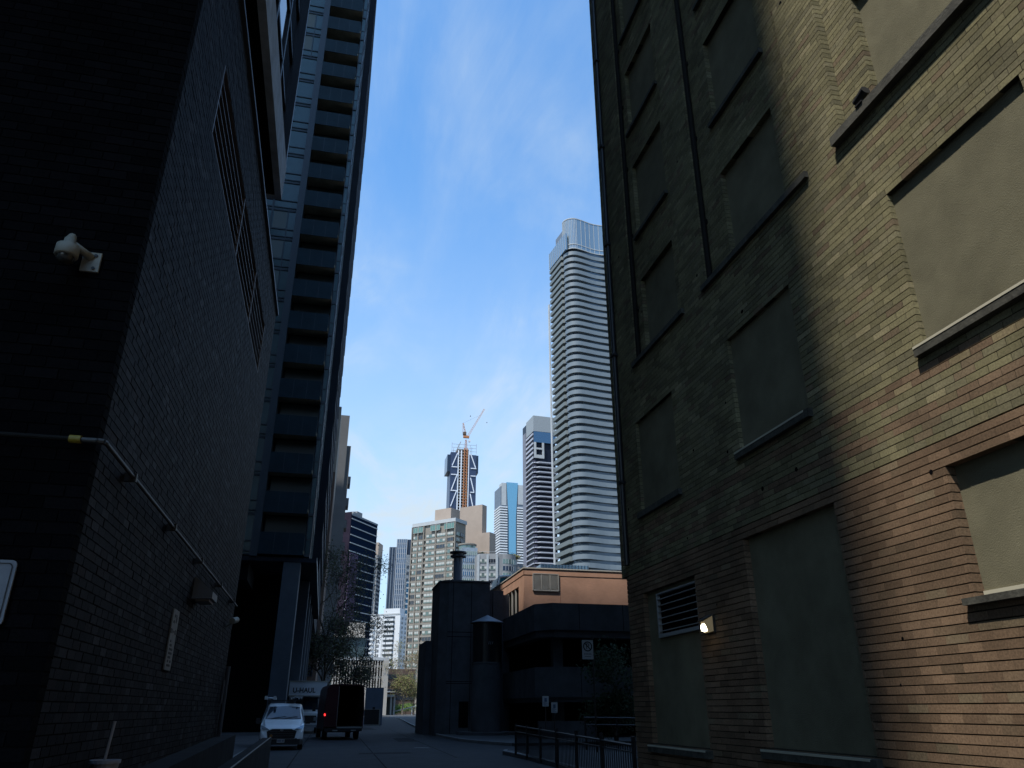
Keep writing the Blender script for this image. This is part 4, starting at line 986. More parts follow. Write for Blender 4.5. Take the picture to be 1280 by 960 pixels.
# --- stepped beige and brown apartment block on the left street wall
p = onY(427.5, 506, 120); q = onY(437, 524, 152)
ap = Thing('stepped_apartment', 'brown and beige stepped apartment block just right of the balcony tower', 'building', (p.x, 120, 0))
zs = onY(420, 632, 120).z
ap.part('brick_wing', MB().box(p.x - 30, p.x, 120, 150, 0, onY(420, 590, 120).z), C_brown, world=True)
ap.part('upper_wing', MB().box(p.x - 30, p.x, 120, 150, onY(420, 590, 120).z + .01, onY(421, 508, 120).z), C_beige, world=True)
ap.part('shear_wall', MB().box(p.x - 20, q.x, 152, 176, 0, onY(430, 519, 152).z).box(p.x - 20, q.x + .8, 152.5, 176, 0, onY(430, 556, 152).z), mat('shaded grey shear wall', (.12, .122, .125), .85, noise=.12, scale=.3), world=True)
for k in range(9):
    z = 8 + k * 4.6
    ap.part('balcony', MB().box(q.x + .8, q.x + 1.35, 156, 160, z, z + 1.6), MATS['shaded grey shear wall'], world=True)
wmm = win_mesh('apt_window', 2.2, 1.6, [M_tf, G_dark, W_blind], 1, 2)
its = []
zt = onY(421, 508, 120).z
k = 6.0
while k < zt - 3:
    for j in range(6): its.append((wmm, (-1.6 - j * 4.2, -.02, k), 0))
    k += 3.0
put_windows(ap, its)
for k in range(10):
    z = onY(420, 600, 120).z + k * 3.0
    if z < zt - 2: ap.part('balcony', MB().box(p.x - 4.2, p.x - .4, 118.9, 119.9, z, z + 1.1), C_lt, world=True)

# --- dark glass office with white floor lines
db = corner_block('office_block', 'dark glass office block ruled by thin white floor lines', 440, 642, 430, -33, 430, 472)
db.part('core', MB().box(-db.L, 0, 0, db.D, 0, db.H), mat('near black office glass', (.008, .016, .036), .8, spec=.0))
db.part('side_cladding', MB().box(-db.L, -.1, -.3, -.01, 0, db.H + 1), mat('plum cladding', (.022, .017, .028), .8, spec=.05, noise=.2, scale=.2))
z = db.H - 3
while z > 20:
    db.part('floor_line', MB().box(.01, .35, .2, db.D, z, z + .5), C_lt); z -= 4.5
db.part('crown', MB().box(.005, .3, .1, db.D, db.H - .8, db.H + .2), C_bf)
db.part('roof_plant', MB().box(-8, -3, db.D * .35, db.D * .55, db.H, db.H + 4).box(-5, -1, 3, 9, db.H, db.H + 2), C_grey)
pr0 = zat(db, .6, 4, 0, 692)
db.part('mauve_bay', MB().box(.36, .9, .5, db.D * .30, 0, pr0), mat('mauve cladding', (.075, .055, .095), .8, spec=.1, noise=.35, scale=.12))

# --- thin beige slab behind it
ts = corner_block('slab_tower', 'thin beige apartment slab peeking out right of the dark glass office', 473.5, 678, 560, -20, 462, 478.5)
ts.part('core', MB().box(-ts.L, 0, 0, ts.D, 0, ts.H), C_grey)
ts.part('crown', MB().box(-ts.L - .2, .2, -.2, ts.D, ts.H - 9, ts.H), C_tan)
z = ts.H - 13
while z > 55: ts.part('balcony', MB().box(-ts.L, -1.5, -1.4, -.01, z, z + 1.3), C_lt); z -= 3.1
z = ts.H - 13
while z > 55: ts.part('window_band', MB().box(.01, .1, 1, ts.D - .5, z, z + 1.7), G_dark); z -= 3.1

# --- blue grey ribbed tower
rt = corner_block('ribbed_tower', 'slender blue grey tower with pale vertical ribs and stepped shoulders', 509, 674, 640, -12, 497, 514.5)
rt.part('core', MB().box(-rt.L, 0, 0, rt.D, 0, rt.H), G_blue)
zsl, zsr = zat(rt, -rt.L - 4, 2, 0, 684), zat(rt, 0, rt.D, 0, 684)
P_ = rt.W.inverted() @ (onY(488, 684, 640) * 1)
rt.part('left_shoulder', MB().box(-rt.L - 6.6, -rt.L - .01, 1.5, 20, 0, zsl), G_navy)
rt.part('right_shoulder', MB().box(.01, 3.2, 3, 20, 0, zsr), G_navy)
for i in range(6):
    x = -rt.L + i * rt.L / 5
    rt.part('rib', MB().box(x - .38, x + .38, -.5, -.01, 0, rt.H), mat('steel blue rib', (.27, .30, .34), .7))
for i in range(3): rt.part('rib', MB().box(-rt.L - 6.4 + i * 2.3, -rt.L - 5.7 + i * 2.3, 1.0, 1.49, 0, zsl), C_bf)
z = 50
while z < rt.H - 3: rt.part('spandrel', MB().box(-rt.L + .56, -.56, -.3, -.02, z, z + 1.1), C_bf); z += 4.2
# --- pale narrow slab with blue glass foot
nb = corner_block('pale_slab', 'narrow pale concrete tower with dark punched windows beside the ribbed tower', 518.5, 694, 560, 8, 507.5, 524)
nb.part('core', MB().box(-nb.L, 0, 0, nb.D, 0, nb.H), C_lt)
wsm = win_mesh('slab_window', 1.8, 2.2, [C_bf, G_dark, W_blind], 0)
its = []
z = nb.H - 10
while z > 40: its.append((wsm, (-nb.L * .35, -.02, z), 0)); its.append((wsm, (-nb.L * .72, -.02, z), 0)); z -= 4.6
put_windows(nb, its)
nb2 = corner_block('blue_glass_block', 'low blue glass block standing before the narrow pale tower', 518, 726, 540, 6, 508.5, 524)
nb2.part('core', MB().box(-nb2.L, 0, 0, nb2.D, 0, nb2.H), G_sky)
z = nb2.H - 2
while z > 30: nb2.part('spandrel', MB().box(-nb2.L, 0, -.2, -.01, z, z + 1.1), C_lt); z -= 3.6

# --- white apartment block
wb = corner_block('white_apartment', 'sunlit white apartment block with striped balconies at the lane end', 500.5, 768, 520, -32, 458, 514)
wb.part('core', MB().box(-wb.L, 0, 0, wb.D, 0, wb.H), C_white)
zp = zat(wb, -6, 3, 0, 761)
wb.part('roof_house', MB().box(-13, -1, 1, 8, wb.H, zp), C_white)
wb.part('roof_railing', MB().box(-wb.L, -.05, -.25, -.15, wb.H, wb.H + .8), C_lt)
wbw = win_mesh('white_block_window', 2.3, 1.7, [C_white, G_navy, W_blind], 1, 2)
its = []
z = wb.H - 3.6; nb_ = 0
while z > 6:
    wb.part('balcony', MB().box(-11.5, -4.2, -1.6, -.01, z - .3, z + 1.0), C_white)
    wb.part('balcony_recess', MB().box(-11.3, -4.4, -.4, -.009, z + 1.001, z + 2.6), G_dark)
    if nb_ < 40: wb.part('left_balcony', MB().box(-wb.L + .5, -wb.L + 7, -1.3, -.01, z - .3, z + .9), C_white)
    for x in (-wb.L + 3.5, -wb.L + 9.5, -wb.L + 17, -wb.L + 20.5, -15.5): its.append((wbw, (x, -.02, z + .95), 0))
    for f in (.2, .5, .8): its.append((wbw, (.02, wb.D * f, z + .6), R(90)))
    z -= 2.95; nb_ += 1
put_windows(wb, its)
for x in (-wb.L + 8, -wb.L + 13.4, -12.6): wb.part('pier', MB().box(x, x + .8, -.5, -.011, 0, wb.H - .5), C_lt)

# --- civic block with vertical fins, pavilion and brown block
cz = onY(487, 822, 236).z
cv = Thing('civic_block', 'low civic block with vertical concrete fins and tall dark window slots', 'building', (onY(487, 822, 236).x, 236, 0))
x1 = onY(486.5, 822, 236).x; x0 = onY(418, 822, 236).x
cv.part('dark_wall', MB().box(x0, x1 - .4, 236.4, 262, 0, cz - .8), G_dark, world=True)
cv.part('cornice', MB().box(x0, x1, 235.6, 262, cz - .8, cz), C_lt, world=True)
nf = 18; bw_ = (x1 - 1.6 - x0) / nf
M_fin = mat('warm fin concrete', (.36, .335, .30), .85)
for i in range(nf + 1):
    x = x0 + i * bw_; w_ = .24 if i % 2 else .42
    cv.part('fin', MB().box(x - w_ / 2, x + w_ / 2, 235.7, 236.39, 1.5, cz - .81), M_fin, world=True)
cv.part('end_pier', MB().box(x1 - 1.5, x1, 235.5, 238, 0, cz - .81), M_fin, world=True)
for z in (onY(480, 847, 236).z, onY(480, 833, 236).z): cv.part('sill_band', MB().box(x0, x1 - 1.5, 236.0, 236.38, z - .3, z + .3), M_fin, world=True)
uz0 = onY(445, 787, 262).z; ux1 = onY(458, 790, 262).x
cv.part('upper_block', MB().box(x0 - 6, ux1, 262.01, 280, 0, uz0 - 2.4), mat('bluish upper glass', (.05, .075, .085), .2, .2), world=True)
cv.part('roof_slab', MB().box(x0 - 8, ux1 - .4, 261, 281, uz0 - 2.39, uz0 - 1.6), M_fin, world=True)
cv.part('roof_house', MB().box(ux1 - 6, ux1 - .5, 262.5, 274, uz0 - 1.59, uz0 + 2.2), M_fin, world=True)
for i in range(8): cv.part('mullion', MB().box(x0 - 5 + i * 3, x0 - 4.8 + i * 3, 261.9, 262.0, 8, uz0 - 2.4), M_tf, world=True)
pv = Thing('portico', 'small white post and beam portico between the civic block and the trees', 'portico', (onY(487, 890, 244).x, 244, 0))
v0, v1 = onY(474, 868, 244), onY(494, 868, 244)
pv.part('beam', MB().box(v0.x, v1.x, 243.5, 248, v0.z - .7, v0.z), C_lt, world=True)
for f in (.0, .36, .72, .93): pv.part('post', MB().box(v0.x + (v1.x - v0.x) * f, v0.x + (v1.x - v0.x) * f + .45, 243.6, 244.2, 0, v0.z - .71), C_lt, world=True)
pv.part('back_wall', MB().box(v0.x, v1.x, 247, 247.8, 0, v0.z - .71), mat('shaded glass wall', (.04, .05, .05), .3), world=True)
bb = Thing('brown_block', 'low dark brown office block under the white apartment block', 'building', (onY(489, 840, 300).x, 300, 0))
v0, v1 = onY(478, 836, 300), onY(520, 836, 300)
bb.part('core', MB().box(v0.x, v1.x, 300, 320, 0, v0.z), C_brown, world=True)
for y in (846, 855, 864, 872): bb.part('window_band', MB().box(v0.x, v1.x, 299.8, 299.99, onY(490, y, 300).z - .8, onY(490, y, 300).z + .8), G_dark, world=True)
for y in (861,): bb.part('balcony', MB().box(v0.x + 1, v0.x + 5, 298, 299.8, onY(490, y, 300).z - 1.2, onY(490, y, 300).z - .9), C_lt, world=True)

# --- beige gridded apartment tower
bg = corner_block('beige_tower', 'beige gridded apartment tower with pale green windows and tan roof blocks', 569.5, 647, 370, -45, 516, 583.5)
L, D, H = bg.L, bg.D, bg.H
bg.part('core', MB().box(-L, -.6, .6, D, 0, H - .4), C_beige)
bg.part('parapet', MB().box(-L - .1, .1, -.1, D + .1, H - 1.8, H), C_lt)
cols = [(-L + 2.2, 2.6, 0), (-L + 5.8, 2.6, 0), (-L * .56, 5.6, 2), (-L * .56 + 6.8, 5.6, 2), (-3.6, 5.2, 2)]
step = 2.92; nfl = int((H - 6) / step)
wA = {}
for w in {c[1] for c in cols} | {3.0}:
    for kd in (0, 1, 2): wA[w, kd] = win_mesh('grid_window', w, 1.95, [C_beige, G_pale if kd else G_dark, W_blind], 2 if w > 4 else 1, kd)
wT = win_mesh('top_window', 6.2, 2.9, [C_lt, mat('sea green glass', (.14, .25, .21), .15, .3), W_blind], 3, 0)
its = []
for c in (-L + 4, -L * .56 + 3, -3.6): its.append((wT, (c, -.3, H - 5.2), 0))
for k in range(nfl):
    z = H - 8.6 - k * step
    if z < 12: break
    for x, w, mm_ in cols: its.append((wA[w, rng.choice((0, 1, 1, 2, 2))], (x, -.02, z), 0))
    for f in (.25, .62): its.append((wA[3.0, rng.choice((0, 1, 2))], (.03, D * f, z), R(90)))
put_windows(bg, its)
edges = [-L] + [-L + 4, -L + 7.7, -L * .56 + 3.4, -L * .56 + 10.2, 0]
for x in edges: bg.part('pier', MB().box(x - .28, x + .28, -.35, .6, 0, H - 1.81), C_beige)
for k in range(0, nfl):
    z = H - 9.1 - k * step
    if z > 12: bg.part('spandrel', MB().box(-L + .36, -.36, -.12, .6, z - .55, z + .32), C_beige)
# chamfered lower shoulder at the left
bg.part('left_wing', MB().prism([(-L - .4, 2), (-L - 6, 8), (-L - 6, 26), (-L - .4, 26)], 0, H - 9), C_beige)
ww = win_mesh('wing_window', 2.4, 1.7, [C_beige, G_dark, W_blind], 1, 2)
its = [(ww, (-L - 3.1 - .04, 5 - .05, H - 12 - k * step), R(-45)) for k in range(nfl - 3) if H - 12 - k * step > 12]
for me, loc, rz in its[:30]: bg.inst('wing_window', me, loc, rz)
# roof blocks
def roofblock(x0, x1, ytop, y0, y1, dist_shift=0):
    a, b = onY(x0, ytop, 376 + dist_shift), onY(x1, ytop, 376 + dist_shift); return a, b
a, b = roofblock(544, 564, 636, 0, 0, 6)
def ptop(px, y, Y): return onY(px, y, Y)
def rot_block(name, cxp, cyp, Y, rot, pl, pr, zlow, m):
    C0 = onY(cxp, cyp, Y); an = R(rot); Lb = reach(C0, an + math.pi, pl); Db = reach(C0, an + math.pi / 2, pr)
    M = Matrix.Translation((C0.x, C0.y, 0)) @ Matrix.Rotation(an, 4, 'Z')
    bg.part(name, MB().box(-Lb, 0, 0, Db, zlow, C0.z, M=M), m, world=True)
rot_block('roof_block', 564, 634.5, 384, -45, 544, 575, H - 3, C_tan)
rot_block('roof_block', 603, 630.5, 400, -45, 575, 608.5, 0, C_tan)
rot_block('roof_block', 612, 665, 396, -45, 596, 619.5, 0, C_tan)

# --- curved corner apartment block
cb = Thing('curved_apartment', 'mid height grey apartment block with a curved glazed corner beneath the roof blocks', 'building', (onY(620, 695, 330).x, 330, 0))
p0, p1, p2 = onY(598, 695, 332), onY(621, 692, 330), onY(643, 700, 334)
zc = p1.z; Rr = (p2.x - p1.x) * .62
cc = Vector((p1.x + Rr * .75, 330 + Rr, 0))
arc = [(cc.x + Rr * math.cos(R(t)), cc.y + Rr * math.sin(R(t))) for t in range(-105, 1, 7)]
outl = [(p0.x, 332), (p1.x, 330)] + arc + [(arc[-1][0] + 3, 352), (p0.x, 352)]
cb.part('core', MB().prism(outl, 0, zc), C_grey, world=True)
def ringband(z0, z1, off, pts, m, nm):
    mb = MB(); sec_ = []
    for i, pnt in enumerate(pts):
        d = Vector((pnt[0] - cc.x, pnt[1] - cc.y)).normalized() * off
        sec_.append([(pnt[0] + d.x, pnt[1] + d.y, z0), (pnt[0] + d.x, pnt[1] + d.y, z1), (pnt[0] - d.x, pnt[1] - d.y, z1), (pnt[0] - d.x, pnt[1] - d.y, z0)])
    mb.loft(sec_); return cb.part(nm, mb, m, world=True)
fw_ = win_mesh('front_window', 3.4, 1.9, [C_grey, G_pale, W_blind], 2, 2); fw2 = win_mesh('front_window_dark', 3.4, 1.9, [C_grey, G_dark, W_blind], 2, 0)
ang = math.atan2(330 - 332, p1.x - p0.x); ln = math.hypot(p1.x - p0.x, 2)
for k in range(11):
    z = zc - 4.2 - k * 3.05
    if z < 4: break
    bd_ = ringband(z, z + 2.0, .06, arc, G_pale if k % 3 != 1 else G_navy, 'corner_window')
    mlb = MB()
    for pnt in arc[::2]:
        d = Vector((pnt[0] - cc.x, pnt[1] - cc.y)).normalized() * .1; mlb.tube((pnt[0] + d.x, pnt[1] + d.y, z), (pnt[0] + d.x, pnt[1] + d.y, z + 2.0), .09, n=4)
    cb.part('mullion', mlb, C_lt, parent=bd_, world=True)
    for f in (.26, .74):
        pp = p0.lerp(p1, f); cb.inst('window', rng.choice((fw_, fw_, fw2)), (pp.x - cb.loc.x, pp.y - cb.loc.y - .05, z), ang)
for pp in (p0, p0.lerp(p1, .5), p1): cb.part('pier', MB().box(pp.x - .45, pp.x + .45, pp.y - .5, pp.y + .2, 0, zc - .5), C_lt, world=True)
cb.part('roof_railing', MB().loft([[(p_[0], p_[1], zc + .8), (p_[0], p_[1], zc + .9), (p_[0], p_[1] + .1, zc + .9), (p_[0], p_[1] + .1, zc + .8)] for p_ in outl[:len(arc) + 2]]), C_lt, world=True)
rb1 = outl[-2]
cbw = [(arc[-1][0] + .2, 337 + 4.2 * i) for i in range(4)]
g1, g2 = onY(578, 684, 340), onY(597, 684, 340)
cb.part('glazed_wing', MB().box(g1.x, g2.x, 340, 356, 0, g1.z), mat('pale blue panel wing', (.22, .27, .32), .4, noise=.3, scale=.5), world=True)
for k in range(9):
    z = g1.z - 3.4 - k * 3.05
    w = cb.part('window_band', MB().box(g1.x + .3, g2.x - .3, 339.9, 339.99, z, z + 1.7), G_blue if k % 2 else G_pale, world=True)
    f = MB()
    for i in range(8): x = g1.x + .3 + (g2.x - g1.x - .6) * i / 7; f.box(x - .12, x + .12, 339.8, 339.899, z - .2, z + 1.9)
    cb.part('frame', f, C_lt, parent=w, world=True)
h1, h2 = onY(569, 677, 350), onY(598, 677, 350)
hb = MB(); ccx = h1.lerp(h2, .62)
cb.part('round_rooftop', MB().lathe((ccx.x, 356, 0), [((h2.x - h1.x) * .36, 0), ((h2.x - h1.x) * .36, h1.z - .6), ((h2.x - h1.x) * .40, h1.z - .6), ((h2.x - h1.x) * .40, h1.z), (.01, h1.z)], 30), C_beige, world=True)
cb.part('rooftop_glazing', MB().lathe((ccx.x, 356, 0), [((h2.x - h1.x) * .365, h1.z - 3.4), ((h2.x - h1.x) * .365, h1.z - .9)], 30), G_pale, world=True)
for i, (px, py) in enumerate(((604, 684), (641, 694), (648, 696))):
    pp = onY(px, py + 4, 338 + i); tree('roof_shrub', ('low dark shrubs on the roof left of the curved corner', 'round dark shrub on the roof behind the curved corner', 'pale loose shrub on the roof right of the curved corner')[i], 'shrub', (pp.x, pp.y + 6, zc - .1), 3.0, 2.6, .1, 260, Lg if i < 2 else Ls, M_bark, 41 + i, leaf=.45, trunk_r=.08, clump=.4, group='roof shrubs')
# grey back wing to the right of the curved corner
cb.part('right_wing', MB().box(arc[-1][0] - .5, onY(657, 705, 345).x, 345, 360, 0, onY(650, 706, 345).z), C_grey, world=True)
for k in range(6):
    z = onY(650, 706, 345).z - 3.6 - k * 3.05; cb.part('window_band', MB().box(arc[-1][0] + .6, onY(656, 705, 345).x, 344.9, 344.99, z, z + 1.8), G_dark, world=True)

# --- tower under construction with crane
KY = 640
def kx(px, y=600): return onY(px, y, KY).x
def kz(y, px=580): return onY(px, y, KY).z
ct = Thing('unfinished_tower', 'unfinished tower of navy glass wings with white diagonal braces and an open core', 'building', (kx(578), KY, 0))
M_core = mat('raw concrete core', (.10, .07, .055), .9)
M_steel = mat('white primed steel', (.68, .72, .78), .6)
M_or2 = mat('orange hoist', (.42, .17, .07), .7)
zt_ = kz(562)
G_wing = mat('mid blue wing cladding', (.028, .045, .095), .35, .1)
ct.part('left_wing', MB().box(kx(562.5), kx(571), KY, KY + 18, 0, kz(566)), G_wing, world=True)
ct.part('right_wing', MB().box(kx(586), kx(595), KY, KY + 18, 0, kz(568)), G_wing, world=True)
ct.part('left_upper_wing', MB().box(kx(558.5), kx(562.6), KY + 1, KY + 18, kz(590), kz(569)), G_navy, world=True)
ct.part('right_upper_wing', MB().box(kx(594), kx(597.8), KY + 1, KY + 18, kz(590), kz(568)), G_navy, world=True)
ct.part('core', MB().box(kx(571), kx(586), KY + 3, KY + 17, 0, kz(560)), M_core, world=True)
y = 562
while y < 640:
    z = kz(y); ct.part('floor_slab', MB().box(kx(572.5), kx(585), KY + .6, KY + 2.99, z, z + .5), C_lt, world=True); y += 3.6
sv_ = MB()
for px in (572.2, 576, 585.6): sv_.box(kx(px) - .5, kx(px) + .5, KY + .1, KY + .59, 0, kz(563))
ct.part('columns', sv_, M_steel, world=True)
hs = MB()
for px in (579.5, 583): hs.box(kx(px) - .35, kx(px) + .35, KY - .6, KY + .05, 0, kz(560))
y = 560
while y < 640: hs.tube((kx(579.5), KY - .3, kz(y)), (kx(583), KY - .3, kz(y + 3.5)), .3, n=4); y += 3.5
ct.part('hoist_mast', hs, M_or2, world=True)
for a, b in (((571, 567), (564.5, 583)), ((564, 584.5), (571, 584.5)), ((571, 594), (564.5, 613)), ((563.5, 594), (571, 594)), ((571, 614), (564, 634)), ((563.5, 614), (571, 614)),
             ((587.5, 567), (594, 584)), ((588, 585), (595, 585)), ((588, 597), (592.5, 614)), ((588, 594.5), (594.5, 594.5)), ((588, 617), (592.5, 637)), ((588, 615), (593, 615))):
    ct.part('brace', MB().tube((kx(a[0]), KY - .25, kz(a[1])), (kx(b[0]), KY - .25, kz(b[1])), .55, n=4), M_steel, world=True)
sfm = MB()
for i in range(9):
    px = 564 + i * 3.9; sfm.tube((kx(px), KY + 2 + 8 * (i % 2), kz(566)), (kx(px), KY + 2 + 8 * (i % 2), kz(553 + (i * 7) % 4)), .18, n=4)
for yy in (555, 559, 563): sfm.tube((kx(564), KY + 2, kz(yy)), (kx(595), KY + 2, kz(yy)), .16, n=4)
sfm.tube((kx(569), KY + 1, kz(565)), (kx(575), KY + 1, kz(552)), .5, n=4)
ct.part('scaffolding', sfm, mat('scaffold grey', (.26, .27, .28), .6), world=True)
cr_ = Thing('tower_crane', 'red and white luffing tower crane on top of the unfinished tower', 'crane', (kx(584.5), KY + 8, kz(562)))
M_crn = mat('crane orange white', (.48, .30, .23), .6)
def lattice(mb, a, b, w, n, r=.16):
    a, b = Vector(a), Vector(b); d = (b - a).normalized(); s = d.cross(Vector((0, 1, 0))).normalized() * w; f = Vector((0, w, 0))
    cs = [s + f, s - f, -s - f, -s + f]
    for c in cs: mb.tube(a + c, b + c * .7, r, n=4)
    for i in range(n):
        for j in range(4):
            k0, k1 = i / n, (i + 1) / n
            mb.tube(a.lerp(b, k0) + cs[j] * (1 - .3 * k0), a.lerp(b, k1) + cs[(j + 1) % 4] * (1 - .3 * k1), r * .7, n=4, cap=False)
q = lambda px, y: (kx(px, y), KY + 8, kz(y, px))
mb = MB(); lattice(mb, q(584.6, 564), q(584.4, 546), .85, 7); cr_.part('mast', mb, M_or2, world=True)
mb = MB(); lattice(mb, q(586, 543), q(607.5, 507.5), .75, 14); cr_.part('jib', mb, M_crn, world=True)
mb = MB(); lattice(mb, q(584, 541), q(580.8, 525), .6, 5); mb.tube(q(580.8, 525), q(579.6, 538), .2, n=4); cr_.part('a_frame', mb, M_crn, world=True)
cr_.part('counterweight', MB().box(kx(579), kx(583), KY + 6.5, KY + 9.5, kz(540), kz(536.5)), M_core, world=True)
cr_.part('slewing_deck', MB().box(kx(579.5), kx(587), KY + 6.8, KY + 9.2, kz(543.5), kz(541)), M_or2, world=True)
cr_.part('cab', MB().box(kx(586.4), kx(588.6), KY + 6.6, KY + 8.6, kz(548.5), kz(546)), C_white, world=True)
cr_.part('luffing_rope', MB().tube(q(580.8, 525), q(603, 515), .06, n=4), M_blk, world=True)
for i, (px, py, YY) in enumerate(((588, 520.5, 300), (608.5, 528.5, 320))):
    c = onY(px, py, YY); t = MB()
    t.loft([[c + Vector((-.3, .0, .0)), c + Vector((-.3, .06, .05)), c + Vector((-.3, .06, -.05))], [c + Vector((.0, 0, .12)), c + Vector((0, .12, .12)), c + Vector((0, .1, -.12))], [c + Vector((.35, 0, .02)), c + Vector((.35, .04, .04)), c + Vector((.35, .04, 0))]])
    t.add([c + Vector((-.12, 0, .05)), c + Vector((.15, 0, .05)), c + Vector((.05, -.55, .3)), c + Vector((-.1, -.5, .3))], [(0, 1, 2, 3)]).add([c + Vector((-.12, .08, .05)), c + Vector((.15, .08, .05)), c + Vector((.05, .6, .3)), c + Vector((-.1, .55, .3))], [(0, 1, 2, 3)])
    single('bird', t, M_blk, ('dark bird in the sky left of the crane jib', 'dark bird in the sky right of the crane jib')[i], 'bird', group='birds by the crane')

# --- blue glass tower
bt_ = corner_block('blue_tower', 'bright blue glass tower between stacks of thin white balconies', 633, 604, 820, 4, 626, None)
x2 = reach(onY(633, 604, 820), R(4), 656)
bt_.part('core', MB().box(-bt_.L, x2, 0, 26, 0, bt_.H - 4), C_bf)
e1, e2 = reach(onY(633, 604, 820), R(4), 634.5), reach(onY(633, 604, 820), R(4), 645.5)
bt_.part('glass_spine', MB().add([(e1 - 1.5, -1, bt_.H + 1), (e2 + 1.5, -1, bt_.H + 1), (e2 - 1, -1, bt_.H - 40), (e2 - 1.5, -1, 40), (e1 + 1.5, -1, 40), (e1 + 1.2, -1, bt_.H - 40)] + [(e1 - 1.5, 20, bt_.H + 1), (e2 + 1.5, 20, bt_.H + 1), (e2 - 1, 20, bt_.H - 40), (e2 - 1.5, 20, 40), (e1 + 1.5, 20, 40), (e1 + 1.2, 20, bt_.H - 40)],
         [(0, 5, 4, 3, 2, 1), (6, 7, 8, 9, 10, 11)] + [(i, (i + 1) % 6, 6 + (i + 1) % 6, 6 + i) for i in range(6)]), mat('vivid sky glass', (.17, .38, .52), .15, .5))
bt_.part('crown_panel', MB().box(-bt_.L + 1, e1 - 1.6, -.4, 10, bt_.H - 26, bt_.H), C_lt); bt_.part('crown_panel', MB().box(e2 + 1.6, x2, -.4, 10, bt_.H - 24, bt_.H - 1), C_lt)
z = bt_.H - 29
while z > 60:
    bt_.part('balcony', MB().prism([(e1 - .5, -1.6), (e1 - .5, -.01), (-bt_.L - .02, -.01), (-bt_.L - .02, 24), (-bt_.L - 1.4, 24), (-bt_.L - 1.4, -1.6)], z, z + 1.35), C_white); bt_.part('balcony', MB().box(e2 + .5, x2, -1.6, -.01, z, z + 1.35), C_white)
    z -= 2.95

# --- dark tower with white chamfered balconies
dt = corner_block('dark_balcony_tower', 'dark apartment tower with thin white chamfered balcony edges', 665.5, 519, 413, 4, None, 656.5)
x2 = reach(onY(665.5, 519, 413), R(4), 694); D = dt.D
G_dt = mat('dark violet glass', (.009, .013, .026), .3, spec=.12)
dt.part('core', MB().box(.9, x2, 1.2, D + 8, 0, dt.H - 1), G_dt)
zl_ = zat(dt, 0, D, 0, 541)
dt.part('rear_slab', MB().box(.2, 9, D + .3, D + 6, 0, zl_), mat('lavender concrete', (.17, .18, .22), .8))
dt.part('penthouse', MB().box(.6, x2, .2, D, dt.H - 10, dt.H), mat('grey louvre penthouse', (.26, .29, .31), .7))
dt.part('penthouse_glass', MB().box(.7, x2, .05, .19, dt.H - 17, dt.H - 10.2), G_blue)
dt.part('frame_panel', MB().box(.8, 7, -.6, .04, dt.H - 27, dt.H - 25).box(.8, 2.0, -.6, .04, dt.H - 25, dt.H - 17.2).box(5.8, 7, -.6, .04, dt.H - 25, dt.H - 17.2).box(2.0, 5.8, -.6, .04, dt.H - 21.6, dt.H - 20.6), C_lt)
z = dt.H - 30; k = 0
M_edgew = mat('white balcony edge', (.38, .40, .46), .7)
M_dkw = mat('grey violet panel', (.06, .06, .09), .8, spec=.1)
while z > 40:
    pts = [(.0, D), (.0, 1.2), (1.1, .0), (2.2, .0), (3.6, -1.4), (x2, -1.4), (x2, 1.15), (.85, 1.15), (.85, D)]
    dt.part('balcony', MB().prism(pts, z, z + .62), M_edgew)
    dt.part('corner_panel', MB().box(.25, 2.2, .35, 1.19, z + .63, z + 1.9), M_dkw)
    z -= 2.95; k += 1
z = dt.H - 27
while z < dt.H - 11: dt.part('side_slab', MB().box(.3, .89, 1.0, D, z, z + 1.2), M_edgew); z += 2.95

# --- tall wavy tower
wt = Thing('wavy_tower', 'very tall tower wrapped in rippling pale balconies with a rounded glass crown', 'building', (onY(709, 300, 300).x, 300, 0), R(7.4))
C0 = onY(709, 300, 300)
Dw = reach(C0, R(97.4), 688); Wd = 36.0
ztop = onY(725, 273, 300).z; zb0 = zat(wt, 0, 0, 0, 309); zl_ = zat(wt, 0, Dw, 0, 318)
wt.part('core', MB().prism([(1.2, Dw), (1.2, 6), (2.2, 3.2), (6, 1.2), (Wd, 1.4), (Wd, Dw)], 0, zb0 + 1), mat('deep blue tower glass', (.06, .09, .125), .2, .2))
M_gd = mat('pale balcony guard', (.15, .18, .20), .45, noise=.06, scale=.3)
M_gl = mat('grey green guard', (.135, .155, .152), .5)
nfl = 58; fh = (zb0 - 6) / nfl
def front_pts(ph):
    R0 = 5.0; pts = [(.0, 5.0 + 1.4 * (.5 + .5 * math.sin(ph * 1.6)))]
    for i in range(11):
        a_ = R(180 + 90 * i / 10); pts.append((R0 + R0 * math.cos(a_), R0 + R0 * math.sin(a_) - .4))
    for i in range(1, 13):
        x = R0 + (Wd - R0) * i / 12
        pts.append((x, -.4 + (.9 + .5 * math.sin(ph)) * (1 - math.cos((x - R0) * .30)) * .5))
    return pts
def ribbon(pts, z0, z1, th):
    """closed band following pts, thickness th inward"""
    mb = MB(); n_ = len(pts)
    P = [Vector((p[0], p[1], 0)) for p in pts]; secs = []
    for i, p in enumerate(P):
        t = (P[min(i + 1, n_ - 1)] - P[max(0, i - 1)]).normalized(); nn = Vector((-t.y, t.x, 0))
        a_, b_ = p, p + nn * th
        secs.append([(a_.x, a_.y, z0), (b_.x, b_.y, z0), (b_.x, b_.y, z1), (a_.x, a_.y, z1)])
    mb.loft(secs); return mb
